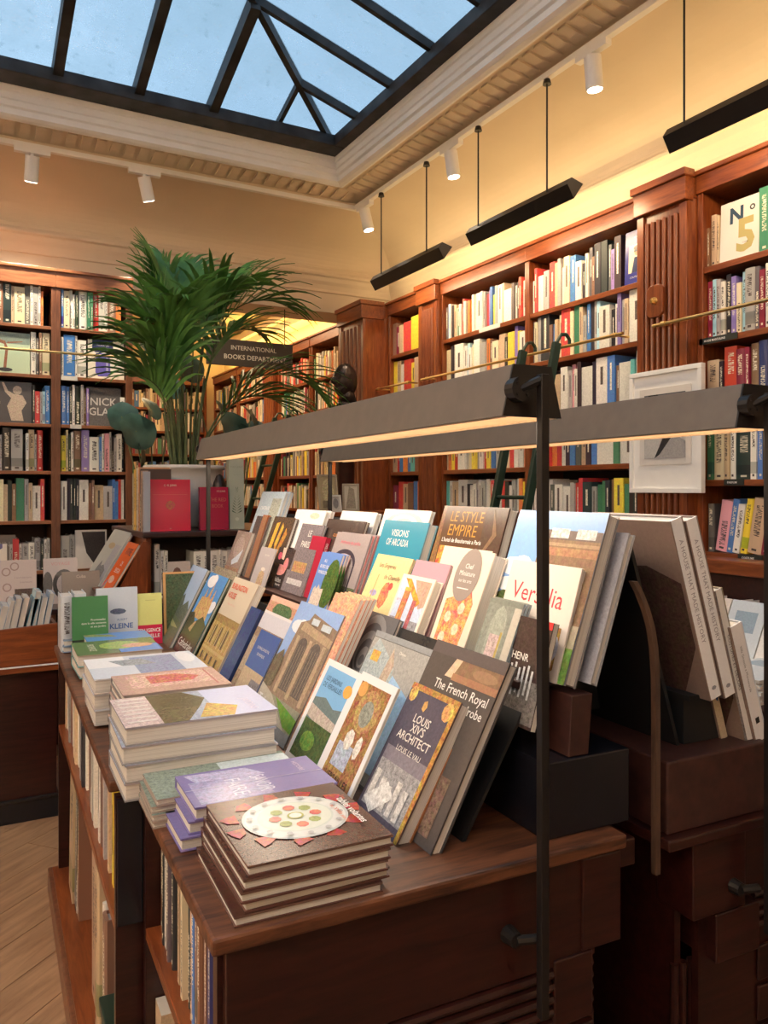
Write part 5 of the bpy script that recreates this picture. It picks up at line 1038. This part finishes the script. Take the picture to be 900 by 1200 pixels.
up('darker crimson book with gilt lettering behind the thin lamp post', 1.20, 4.25, .16, .235, -.225, (.36, .01, .05), [('r', 0, 0, 1, 1, (.36, .008, .045), .04), ('t', 'CG JUNG', .74, .90, .4, .05, (.7, .5, .45)), ('t', 'THE RED', .62, .70, .6, .12, (.50, .12, .10)), ('t', 'BOOK', .62, .55, .4, .12, (.50, .12, .10))], tilt=3, t=.03, frame='R', group=GI)
up('tall pale green-grey book with a dark fern leaf on the cover', 1.372, 4.27, .085, .395, -.225, (.42, .45, .36), [('r', 0, 0, 1, 1, (.42, .45, .36), .04)] + [('p', [(.5, .22 + .035 * k), (.5 + s * (.36 - .03 * k), .27 + .037 * k), (.5 + s * (.30 - .03 * k), .245 + .037 * k)], (.06, .10, .06), .3) for k in range(10) for s in (-1, 1)] + [('t', 'FOUGERES', .5, .88, .8, .04, (.3, .33, .26)), ('r', .30, .77, .7, .772, (.3, .33, .26), 0), ('p', ell(.5, .14, .14, .025, 10), (.55, .58, .48), 0)], tilt=2, t=.05, frame='R', group=GI)
bag = MB(); bag.lathe([(.0, .31), (.018, .30), (.035, .26), (.048, .20), (.05, .12), (.045, .0)], n=16)
o = obj('carved_stone', bag, M['bronzebust'], None, R2W(1.36, 4.42, -.224)); tag(o, 'dark rounded carved stone behind the darker crimson book', 'ornament')
leftb = [(4.20, .030, .315, (.36, .37, .42), 'silvery wrapped tall book at the island corner beside crimson book'), (4.24, .022, .32, (.42, .28, .20), 'brown tall book second from the island corner'), (4.30, .03, .33, (.09, .05, .04), 'black tall book third from the island corner'),
         (4.36, .035, .34, (.60, .30, .16), 'tan-orange tall book on the island left edge'), (4.42, .05, .335, (.52, .50, .46), 'pale grey tall book on the island left edge'), (4.50, .05, .33, (.72, .46, .06), 'golden yellow tall book on the island left edge'), (4.58, .05, .31, (.40, .38, .30), 'olive-grey tall book on the island left edge')]
y = 4.20
for k, (yy, w, h, c, lab) in enumerate(leftb):
    o = bpy.data.objects.new('book', UB[k % 4]); COL.objects.link(o); o.location = R2W(.885, y + w, -.224); o.rotation_euler = (0, 0, -math.pi / 2); o.scale = (w - .001, .20 if k > 0 else .035, h); 
    o.scale = (w - .001, .16, h); o.location = R2W(.885 if k else .888, y + w, -.224); y += w + .004
    if k == 0: o.scale.y = .034
    if k == 1: o.scale.y = .034
    o.color = c + (1,); tag(o, lab, 'book', GI)
shelf_row((.925, 4.215), 0, .03, .06, -.58, "w1T", 'on the island shelf', 'books on the island shelf', .285, .2, setback=.03, depth=.16)
shelf_row((.925, 4.215), 0, .06, .10, -.58, "w w", 'beside the portrait book on island shelf', 'books on the island shelf', .25, .24, setback=.03, depth=.16)
up('book with brown head portrait on pale cover on the island shelf', 1.02, 4.235, .125, .19, -.58, (.62, .54, .50), [('r', 0, 0, 1, 1, (.62, .54, .50), .08), ('p', ell(.42, .56, .22, .28, 12), (.20, .11, .09), .4), ('p', [(.42, .35), (.70, .42), (.80, .2), (.5, .1)], (.22, .13, .11), .4)], tilt=4, t=.015, frame='R', group=GI)
shelf_row((.925, 4.215), 0, .24, .60, -.58, "w3 w2 w3 w w2 g w2 w w3 c w2", 'right of portrait book on island shelf', 'books on the island shelf', .25, .235, setback=.03, depth=.16)

# ---------------------------------------------------------------- potted palm
pt = empty('plant_pot', R2W(1.215, 4.64, -.225), 'large tapered white ceramic pot holding the palm', 'pot')
mb = MB(); mb.lathe([(.0, .002), (.165, .002), (.185, .03), (.215, .28), (.222, .335), (.232, .338), (.236, .352), (.230, .362), (.214, .362), (.208, .34), (.20, .30)], n=40); obj('vessel', mb, M['pot'], pt, smooth=True)
mb = MB(); mb.lathe([(.0, .315), (.12, .312), (.203, .305)], n=30); obj('soil', mb, M['soil'], pt, smooth=True)
palm = empty('potted_palm', R2W(1.215, 4.64, .085), 'tall green kentia palm with arching fronds above the white pot', 'plant')
rq = random.Random(21)
def frond(az, lean_, height, length, droop, nleaf=22, leaflen=.34, base=(0, 0), arch=1.0):
    # stalk rises from the pot, then the rachis arches over; leaflets both sides
    d = Vector((math.cos(az), math.sin(az), 0)); side = Vector((-d.y, d.x, 0)); P = []
    pts = 26
    for k in range(pts):
        t = k / (pts - 1); s = t * (height + length)
        if s < height:
            f = s / height; p = Vector((base[0], base[1], 0)) + d * (lean_ * f ** 1.7) + Vector((0, 0, s))
        else:
            f = (s - height) / length; ang0 = math.atan2(1, max(.01, lean_ * 1.7 / height))
            ang = ang0 - f * droop; last = P[-1]; step = (height + length) / (pts - 1)
            p = last + d * math.cos(ang) * step + Vector((0, 0, math.sin(ang) * step))
        P.append(p)
    mb = MB()
    for a, b, k in zip(P[:-1], P[1:], range(99)):
        mb.tube(a, b, .0065 * (1 - k / 30) + .0012, .0065 * (1 - (k + 1) / 30) + .0012, n=5, caps=False)
    obj('stalk', mb, M['stem'], palm)
    mb = MB(); i0 = int(height / (height + length) * (pts - 1)) - 1
    for j in range(nleaf):
        f = (j + .5) / nleaf; q = i0 + f * (pts - 2 - i0); i = int(q); p = P[i].lerp(P[i + 1], q - i); tng = (P[i + 1] - P[i]).normalized()
        up_ = side.cross(tng).normalized() * -1
        if up_.z < 0: up_ = -up_
        ll = leaflen * (.55 + .75 * math.sin(math.pi * min(1, f * .8 + .18))) * rq.uniform(.88, 1.08); wdt = .0125 + .0065 * math.sin(math.pi * f)
        for sg in (-1, 1):
            dirv = (tng * (.62 + .75 * f) + side * sg * (.85 - .45 * f) + up_ * (.30 - .15 * f)).normalized(); nrm = dirv.cross(tng).normalized(); wv = dirv.cross(up_).normalized()
            cur = p.copy(); L_ = [cur.copy()]; dv = dirv.copy(); n = 5
            for s in range(n):
                cur = cur + dv * ll / n; dv = (dv + Vector((0, 0, -.085 * arch * (s + 1) * rq.uniform(.7, 1.1)))).normalized(); L_.append(cur.copy())
            ws = [.35, .95, 1, .8, .5, .04]; V = []
            for c_, w_ in zip(L_, ws): V += [tuple(c_ - wv * wdt * w_ + Vector((0, 0, .003))), tuple(c_ + Vector((0, 0, -.0035 * w_))), tuple(c_ + wv * wdt * w_ + Vector((0, 0, .003)))]
            fs = []
            for s in range(n): a = 3 * s; fs += [(a, a + 1, a + 4, a + 3), (a + 1, a + 2, a + 5, a + 4)]
            mb.idx(V, fs)
    obj('frond', mb, M['leaf'], palm, smooth=True)
# camera looks roughly along +Y: +x is right
FR = [(math.radians(178), .08, .56, .26, 1.5, .0), (math.radians(160), .06, .88, .30, .4, -.02), (math.radians(205), .10, .44, .28, 1.5, .0), (math.radians(135), .06, .98, .28, .4, .01), (math.radians(100), .05, 1.0, .30, .6, .02), (math.radians(8), .17, .96, .40, 1.0, .02), (math.radians(-12), .16, .88, .56, 1.9, .0), (math.radians(25), .14, .72, .56, 1.6, .02),
      (math.radians(60), .10, .92, .40, 1.0, .02), (math.radians(0), .26, .52, .66, 1.75, .02), (math.radians(-60), .10, .86, .40, 1.6, .01), (math.radians(-110), .08, .78, .36, 1.6, -.01), (math.radians(225), .08, .68, .30, 1.5, .0), (math.radians(-30), .20, .40, .46, 2.0, .02), (math.radians(188), .07, .76, .30, 1.3, .0), (math.radians(-150), .08, .60, .30, 1.6, .0), (math.radians(35), .14, .98, .34, .8, .02)]
for (az, ln_, hgt, lg_, dr, o_) in FR: frond(az, ln_, hgt, lg_, dr, 14, .34, (math.cos(az) * .05 + o_, math.sin(az) * .05))
for k in range(9):
    a = rq.uniform(0, 6.28); mb = MB(); p0 = Vector((math.cos(a) * .06, math.sin(a) * .06, 0)); p1 = p0 + Vector((math.cos(a) * .06, math.sin(a) * .06, rq.uniform(.35, .6))); mb.tube(p0, p1, .012, .004, n=6); obj('stalk', mb, M['stem'], palm)
# broad-leaved plants behind the palm
def broad(name, loc, label, leaves):
    r = empty(name, loc, label, 'plant')
    mb = MB(); mb.lathe([(0, .0), (.09, .0), (.12, .22), (.125, .24), (.11, .24), (.0, .21)], n=20); obj('pot', mb, M['iron'], r, smooth=True)
    for (x, y, z, rad, yaw_, pitch) in leaves:
        mb = MB(); n = 16; rim = []; 
        for k in range(n):
            a = 2 * math.pi * k / n; rr = rad * (1 + .10 * math.cos(a) + .05 * math.sin(5 * a)); rim.append((rr * math.cos(a), rr * math.sin(a), .14 * rad * math.cos(2 * a) + (.05 * rad if k % 2 else 0)))
        mid = [(q[0] * .55, q[1] * .55, q[2] * .3 + (.10 * rad if k % 2 == 0 else .02 * rad)) for k, q in enumerate(rim)]
        V = [(0, 0, 0)] + mid + rim; fs = [(0, 1 + k, 1 + (k + 1) % n) for k in range(n)] + [(1 + k, 1 + n + k, 1 + n + (k + 1) % n, 1 + (k + 1) % n) for k in range(n)]
        mb.idx(V, fs); lf = obj('leaf', mb, M['bigleaf'], r, (x, y, z), (pitch, 0, yaw_), smooth=True)
        mb = MB(); mb.tube((0, 0, .22), (x, y, z), .006, .004, n=6); obj('stem', mb, M['stem'], r)
broad('leafy_plant', R2W(1.20, 5.35, -.62), 'plant with big round blue-green leaves left behind the palm', [(-.13, -.05, 1.00, .13, .3, 1.25), (-.02, .02, 1.16, .09, .8, 1.0), (-.20, .06, 1.10, .10, -.2, 1.4), (-.10, -.08, .84, .08, 1.2, 1.5), (.10, -.02, 1.30, .09, 0, 1.1)])
broad('leafy_plant', R2W(1.72, 5.20, -.62), 'plant with rosette of blue-green leaves right behind the palm', [(-.05, -.06, 1.05, .10, .2, 1.2), (.08, -.05, 1.12, .085, 1.0, 1.0), (.02, -.08, .97, .09, 2.2, 1.4), (.12, .0, 1.02, .08, -.5, 1.3), (-.10, .02, 1.15, .08, .9, 1.2), (-.32, .0, 1.42, .10, .4, 1.35)])
st_ = empty('plant_stand', R2W(1.5, 5.28, -EYE), 'low dark stand behind the island carrying two leafy plants', 'stand')
bx('top', (-.48, .42, -.20, .20, .87, .899), M['dark'], st_); 
for sx in (-.45, .36):
    for sy in (-.17, .12): bx('leg', (sx, sx + .05, sy, sy + .05, 0, .87), M['dark'], st_)

# ---------------------------------------------------------------- hanging sign, bust, ladders, framed pictures
sg = empty('hanging_sign', R2W(2.08, 5.93, 1.16), 'dark hanging sign of the department under the beam, gilt capitals', 'sign')
bx('board', (-.36, .345, -.010, .010, -.205, 0), simple('sign_board', (.06, .05, .04), .4), sg, .002)
for ln_ in (('t', 'INTERNATIONAL', .54, .70, .62, .24, (.80, .74, .60), 0, .01), ('t', 'BOOKS DEPARTMENT', .56, .34, .78, .26, (.80, .74, .60), 0, .01)):
    mb = MB(); art_on(mb, .70, .20, [ln_], T=lambda x, z, d: (-.36 + x * .70, -.0115 - d, -.205 + z * .20)); obj('lettering', mb, M['printmat'], sg, colattr=True)
for sx in (-.30, .28): 
    mb = MB(); mb.tube((sx, 0, 0), (sx, 0, .285), .004, n=6); obj('hanger', mb, M['iron'], sg)
pd = empty('pedestal', R2W(2.62, 5.36, -EYE), 'slim dark wooden pedestal under the bronze bust', 'pedestal')
mb = MB(); mb.lathe([(0, 0), (.15, 0), (.15, .05), (.09, .09), (.075, .6), (.07, 1.4), (.075, 2.05), (.13, 2.10), (.13, 2.14), (0, 2.14)], n=24); obj('column', mb, M['dark'], pd, smooth=True)
bu = empty('bust', R2W(2.62, 5.36, .62), 'dark bronze bust of a curly-haired man in profile above the lamp', 'bust')
mb = MB(); mb.lathe([(0, 0), (.07, 0), (.06, .03), (.035, .05), (.045, .07)], n=18); obj('socle', mb, M['bronzebust'], bu, smooth=True)
me = bpy.data.meshes.new('head'); import bmesh
bm = bmesh.new(); bmesh.ops.create_icosphere(bm, subdivisions=4, radius=1)
for v in bm.verts:
    x, y, z = v.co; r_ = 1
    sx_, sy_, sz_ = .088, .070, .118
    nx = x * sx_; ny = y * sy_; nz_ = z * sz_
    if x < -.55 and -.35 < z < .25: nx -= .045 * max(0, 1 - abs(y) * 3.2) * max(0, 1 - abs(z + .08) * 2.6)      # nose, facing -x
    if x < -.5 and -.6 < z < -.38: nx -= .010 * max(0, 1 - abs(y) * 2.4)                                          # mouth and beard
    if x < -.4 and .0 < z < .22: nx += .010 * (1 - min(1, abs(abs(y) - .35) * 4))                                    # eye sockets
    if z < -.55: nx -= .012 * (1 if x < 0 else 0)
    if z < -.7: nx *= 1.05; nz_ *= 1.12
    if z > .15 or x > .25: 
        c_ = .5 + .5 * math.sin(x * 17 + 2) * math.sin(y * 15) * math.sin(z * 19); k_ = 1 + .16 * c_; nx *= k_; ny *= k_; nz_ *= k_
    v.co = (nx, ny, nz_ + .20)
ret = bmesh.ops.create_cone(bm, cap_ends=True, segments=20, radius1=.072, radius2=.045, depth=.10)
for v in ret['verts']: v.co += Vector((.018, 0, .085))
bm.to_mesh(me); bm.free(); me.materials.append(M['bronzebust']); me.polygons.foreach_set('use_smooth', [True] * len(me.polygons)); link('head', me, bu)

def ladder(label, top, bot, w, hooks=True, rungs=7):
    r = empty('ladder', (bot[0], bot[1], bot[2]), label, 'ladder', 'green library ladders')
    t = Vector(top) - Vector(bot)
    for s in (0, 1):
        o_ = Vector((0, s * w, 0)); mb = MB(); d = t.normalized(); sd = Vector((0, 1, 0)); nn = d.cross(sd)
        a = o_; b = o_ + t; v = [a + sd * q * .014 + nn * p * .024 for q, p in ((-1, -1), (1, -1), (1, 1), (-1, 1))] + [b + sd * q * .014 + nn * p * .024 for q, p in ((-1, -1), (1, -1), (1, 1), (-1, 1))]
        mb.idx([tuple(q) for q in v], [(3, 2, 1, 0), (4, 5, 6, 7), (0, 1, 5, 4), (1, 2, 6, 5), (2, 3, 7, 6), (3, 0, 4, 7)]); st2 = obj('stile', mb, M['green'], r); bevel(st2, .004)
        if hooks:
            mb = MB(); c = b; P = [c, c + Vector((.03, 0, .045)), c + Vector((.065, 0, .05)), c + Vector((.088, 0, .025)), c + Vector((.088, 0, .0))]
            for p, q in zip(P[:-1], P[1:]): mb.tube(p, q, .010, .009, n=8)
            obj('hook', mb, M['green'], r)
    for k in range(rungs):
        f = (k + .5) / rungs; mb = MB(); c = t * f; mb.tube(tuple(c), tuple(c + Vector((0, w, 0))), .011, n=8); obj('rung', mb, M['green'], r)
ladder('dark green ladder hooked on the brass rail behind the near lamp', R2W(2.82, 3.22, .775), R2W(2.30, 3.22, -EYE), .28)
ladder('dark green ladder leaning in the room beyond under the palm', R2W(2.82, 6.98, .70), R2W(2.20, 7.05, -EYE), .36)

fr = empty('framed_photo', R2W(2.897, 2.786, -.018), 'large white-framed black and white photograph hung on the broad pilaster', 'picture', None, (0, 0, RW))
W_, H_ = .42, .575
mb = MB()
for d_ in [(0, W_, 0, .028, H_ - .022, H_), (0, W_, 0, .028, 0, .022), (0, .022, 0, .028, .022, H_ - .022), (W_ - .022, W_, 0, .028, .022, H_ - .022)]: mb.box(*d_)
bevel(obj('frame', mb, M['white'], fr), .002)
bx('mat_board', (.022, W_ - .022, .012, .020, .022, H_ - .022), M['white'], fr)
bx('inner_mat', (.06, W_ - .06, .008, .012, .13, H_ - .085), M['pot'], fr)
mb = MB(); pw, ph = W_ - .18, .30
art_on(mb, pw, ph, [('r', 0, 0, 1, 1, (.36, .35, .35), .3), ('r', 0, .88, 1, 1, (.10, .10, .11), .5), ('p', [(.0, .0), (0, .75), (.30, .60), (.42, .30), (.3, 0)], (.50, .49, .48), .2), ('p', [(.25, .0), (.38, .06), (.78, .42), (.66, .56), (.52, .40)], (.03, .03, .035), .2), ('p', [(.55, .45), (.70, .62), (1, .40), (1, .25)], (.62, .60, .58), .3), ('p', [(.10, 1), (.35, 1), (.30, .80), (.18, .86)], (.02, .02, .02), .1), ('p', [(.5, .7), (.8, .9), (.9, .6), (.7, .5)], (.70, .69, .68), .2)], T=lambda x, z, d: (.09 + x * pw, .0065 - d, .16 + z * ph))
obj('photograph', mb, M['print'], fr, colattr=True)
def frame_(label, x, y, w, h, zb, col, art, yaw=0, tilt=12, fcol=(.30, .26, .20)):
    r = empty('picture_frame', R2W(x, y, zb), label, 'picture', 'small framed pictures by the dark jamb', (-math.radians(tilt), 0, math.radians(yaw)))
    mb = MB(); f = .014
    for d_ in [(0, w, 0, .016, h - f, h), (0, w, 0, .016, 0, f), (0, f, 0, .016, f, h - f), (w - f, w, 0, .016, f, h - f)]: mb.box(*d_, col=fcol + (.1,))
    obj('frame', mb, M['printmat'], r, colattr=True)
    mb = MB(); mb.box(f, w - f, .006, .012, f, h - f, col + (.1,)); art_on(mb, w, h, art, y=.0045); obj('print', mb, M['printmat'], r, colattr=True)
cbt = empty('low_cabinet', R2W(2.50, 5.08, -EYE), 'low dark cabinet behind the display carrying small framed pictures', 'cabinet')
bx('body', (-.32, .33, -.14, .14, .06, 1.33), M['dark'], cbt, .004); bx('top', (-.34, .35, -.16, .15, 1.33, 1.36), M['woodX'], cbt, .004)
for k in range(2): bx('door', (-.30 + .32 * k, .0 + .32 * k, -.152, -.141, .10, 1.30), M['wood'], cbt, .003)
frame_('framed olive drawing of foliage on the low cabinet', 2.25, 5.00, .15, .265, -.159, (.33, .28, .18), [('p', ell(.5, .55, .3, .35, 14), (.42, .38, .24), .8), ('r', .2, .1, .8, .3, (.18, .15, .10), .5)], tilt=10)
frame_('small silver frame in front of the olive drawing', 2.32, 4.965, .085, .12, -.159, (.45, .44, .44), [('p', ell(.5, .5, .25, .3, 12), (.20, .20, .22), .4)], tilt=12, fcol=(.5, .5, .5))
frame_('narrow pale frame at the right end of the low cabinet', 2.44, 5.03, .12, .20, -.159, (.50, .46, .38), [('p', [(.2, .1), (.8, .1), (.7, .8), (.4, .9)], (.26, .22, .17), .5)], yaw=-20, tilt=10)

# ---------------------------------------------------------------- face-out picture books on the bookcases
GP = 'picture books standing face-out on the bookcases'
def faceR(label, ytop, w, h, zb, col, art, x=3.03, t=.012): cover_book(label, w, h, t, col, art, (x, ytop, EYE + zb + .001), (-.04, 0, RW), GP)
faceR('navy picture book with a woman in dark glasses, top shelf', 2.945, .135, .275, SH_MID[0], (.03, .035, .20), [('r', 0, 0, 1, 1, (.035, .04, .24), .03), ('r', .18, .22, .95, .74, (.70, .62, .46), .04), ('p', [(.34, .22), (.46, .50), (.60, .50), (.66, .22)], (.02, .03, .10), .1), ('p', ell(.58, .60, .13, .08, 14), (.62, .34, .20), .1), ('p', ell(.58, .665, .16, .05, 14), (.05, .03, .03), .1), ('r', .44, .595, .74, .63, (.02, .02, .03), 0), ('p', [(.62, .50), (.9, .34), (.8, .24), (.66, .4)], (.70, .36, .22), .1), ('t', 'VOGUE', .6, .87, .5, .05, WH), ('t', 'COUTURE', .5, .13, .8, .05, WH)])
faceR('white art book with large gold 5 on the cover, top shelf', 2.375, .195, .265, SH_NEAR[0], (.76, .72, .66), [('r', 0, 0, 1, 1, (.76, .72, .66), .02), ('t', 'N', .42, .74, .40, .36, (.05, .08, .12), 0, .035), ('t', 'o', .82, .82, .2, .20, (.06, .06, .07), 0, .02), ('t', '5', .66, .36, .70, .74, (.48, .40, .16), 0, .035), ('t', 'CHANEL', .66, .26, .2, .03, (.1, .1, .1))], t=.03)
shelf_row((3.0, 2.471), RW, .03, .09, SH_NEAR[0], "v1S s2 s1", 'top shelf, left of the white art book', GN, .24, .22)
shelf_row((3.0, 2.471), RW, .295, .60, SH_NEAR[0], "n2T r4T w3 k2 g2", 'top shelf, right of the white art book', GN, .275, .22)
def faceB(label, x, w, h, zb, col, art, t=.012): cover_book(label, w, h, t, col, art, (x, 5.575, EYE + zb + .001), (-.04, 0, 0), GP)
faceB('pale green book with bronze dancer statue, second shelf far left', .17, .290, .262, SHL[1], (.55, .62, .46), [('r', 0, 0, 1, .72, (.50, .62, .44), .06), ('r', 0, .72, 1, 1, (.22, .28, .24), .3), ('p', [(.46, .1), (.52, .1), (.56, .6), (.50, .78), (.36, .82), (.34, .76), (.48, .70), (.50, .55)], (.28, .12, .07), .4), ('p', [(.54, .72), (.85, .78), (.85, .80), (.54, .76)], (.28, .12, .07), .3), ('p', ell(.5, .08, .15, .05, 12), (.05, .05, .05), .2), ('t', 'DEGAS', .25, .45, .25, .09, (.35, .40, .25))])
faceB('dark book with marble torso statue, third shelf far left', .17, .300, .262, SHL[2], (.12, .11, .11), [('r', 0, 0, 1, 1, (.085, .080, .085), .2), ('p', [(.60, .05), (.52, .4), (.60, .60), (.48, .75), (.42, .98), (.46, .98), (.54, .78), (.66, .70), (.82, .68), (.90, .5), (.80, .3), (.84, .05)], (.52, .42, .33), .5), ('p', ell(.72, .80, .09, .11, 14), (.45, .37, .30), .5), ('t', 'MARBRES', .25, .48, .36, .08, (.42, .38, .33))])
faceB('grey book titled RODIN on the sixth shelf, far left', .14, .235, .235, SHL[5] + .0, (.16, .14, .13), [('r', 0, 0, 1, 1, (.17, .145, .13), .1), ('t', 'RODIN', .55, .74, .8, .2, (.32, .28, .25))])
faceB('white book with a violet glass vase, bay beside the palm', .815, .232, .262, SHL[1], (.74, .70, .60), [('r', 0, 0, 1, 1, (.74, .70, .58), .03), ('p', [(.12, 1), (.70, 1), (.70, .74), (.62, .68), (.20, .68), (.12, .74)], (.035, .04, .11), .1), ('p', [(.22, .66), (.60, .66), (.62, .16), (.54, .06), (.28, .06), (.20, .16)], (.14, .12, .42), .2), ('r', .50, .16, .56, .6, (.40, .38, .60), .1), ('t', 'MURANO', .42, .86, .46, .07, (.5, .5, .6))])
faceB('dark book with large pale carved letters, bay beside the palm', .805, .222, .258, SHL[2], (.12, .11, .11), [('r', 0, 0, 1, 1, (.13, .12, .12), .5), ('t', 'NICK', .5, .62, .8, .28, (.56, .52, .50), 0, .01), ('t', 'GLASS', .5, .36, .85, .28, (.56, .52, .50), 0, .01)])
faceB('white book with dark portrait on sixth shelf beside the palm', .735, .20, .255, SHL[5], (.70, .66, .62), [('r', 0, 0, 1, 1, (.70, .66, .62), .04), ('p', [(.2, .95), (.95, .95), (.95, .3), (.6, .1), (.35, .4)], (.06, .05, .05), .5)])
# little label holders on the shelf edges
for (x, y, z, w, rot, lab, tx) in [(3.003, 2.462, SH_NEAR[1], .20, RW, 'dark shelf label under second shelf, right of broad pilaster', 'MODE MASCULINE'), (3.003, 2.33, SH_NEAR[3], .10, RW, 'small dark shelf label under fourth shelf, near bay', 'PARFUM'), (3.003, 2.26, SH_NEAR[4], .12, RW, 'small dark shelf label under fifth shelf, near bay', 'COSTUME'), (3.003, 4.17, SH_MID[0], .22, RW, 'small green and white label on top shelf, ladder bay', ''), (.645, 5.553, SHL[1], .10, 0, 'small white label on second shelf beside the palm', ''), (.70, 5.553, SHL[2], .07, 0, 'small white label on third shelf beside the palm', '')]:
    r = empty('shelf_label', (x, y, EYE + z), lab, 'label', None, (0, 0, rot)); c = (.02, .025, .02) if tx else (.70, .68, .62)
    mb = MB(); mb.box(0, w, -.003, .0, -.026, .002, c + (0,))
    if tx: art_on(mb, w, .024, [('t', tx, .42, .5, .75, .55, WH, 0, .02)], T=lambda X_, Z_, d: (X_ * w, -.0042 - d, -.025 + Z_ * .024))
    obj('card', mb, M['printmat'], r, colattr=True)
# titles on a few broad spines
def spinetitle(i, txt): pass

# ---------------------------------------------------------------- magazine table on the right, seen past the display
mt_ = empty('magazine_table', R2W(2.45, 2.2, -EYE), 'dark table of pale magazines against the right wall bookcase', 'table')
bx('tabletop', (-.32, .36, -1.4, .95, EYE - .70, EYE - .665), M['dark'], mt_, .004); bx('body', (-.28, .34, -1.36, .91, 0, EYE - .70), M['dark'], mt_)
GM = 'magazines on the table by the right wall'
mcs = [((.70, .68, .70), (.80, .10, .28)), ((.74, .66, .60), (.60, .30, .40)), ((.60, .66, .72), (.30, .40, .5)), ((.80, .78, .76), (.85, .12, .12)), ((.66, .50, .42), (.3, .2, .15))]
def mag(label, x, y, w, h, zb, c, art, n=1, t=.007, yaw=-90, tilt=0):
    for k in range(n):
        r_ = (-math.pi / 2, 0, math.radians(yaw + (k * 3 % 5) - 2)); lb = label if k == 0 else f'{ORD[k]} from top under the {label}'
        cover_book(' '.join(lb.split()[:16]), w, h, t, c, art if k == 0 else art[:1], R2W(x, y, zb + (n - k) * (t + .0006)), r_, GM, soft=True, name='magazine', cat='magazine')
for k, yy in enumerate([2.42, 2.10, 1.78]):
    c, a2 = mcs[k]; mag(['pile of pale magazines', 'pile of blue-grey magazines', 'nearest pile of magazines'][k], 2.18, yy, .22, .29, -.664, [(.62, .66, .72), (.66, .70, .76), (.70, .66, .64)][k], [('r', 0, 0, 1, 1, c, .1), ('r', .1, .6, .7, .9, a2, .2)], 8, .009)
for k in range(5):
    yy = 2.30 - k * .155; c, a2 = mcs[k]
    cover_book(['white magazine with pink letters leaning by the right wall', 'cream magazine leaning second by the right wall', 'white box-like magazine leaning third by the right wall', 'white magazine with red dot leaning by the right wall', 'tan magazine leaning nearest by the right wall'][k], .15, .27, .02, c, [('r', 0, 0, 1, 1, c, .1), ('r', .2, .55, .8, .85, a2, .2), ('p', ell(.5, .25, .2, .12, 14), a2, .1)], R2W(2.50, yy, -.664 + .001), (-.45, 0, RW), GM, soft=True, name='magazine', cat='magazine')
for k in range(6):
    o = bpy.data.objects.new('magazine', UB[k % 6]); COL.objects.link(o); o.location = R2W(2.66, 2.32 - k * .05, -.664); o.rotation_euler = (0, 0, RW); o.scale = (.03, .18, .20 + .01 * (k % 3)); o.color = [(.75, .72, .70, 1), (.7, .3, .4, 1), (.72, .7, .72, 1), (.5, .2, .3, 1), (.7, .68, .7, 1), (.62, .6, .62, 1)][k]
    tag(o, f'{["white", "rose", "white", "plum", "white", "light grey"][k]} magazine upright at the back, {ORD[k]} from the far end', 'magazine', GM)
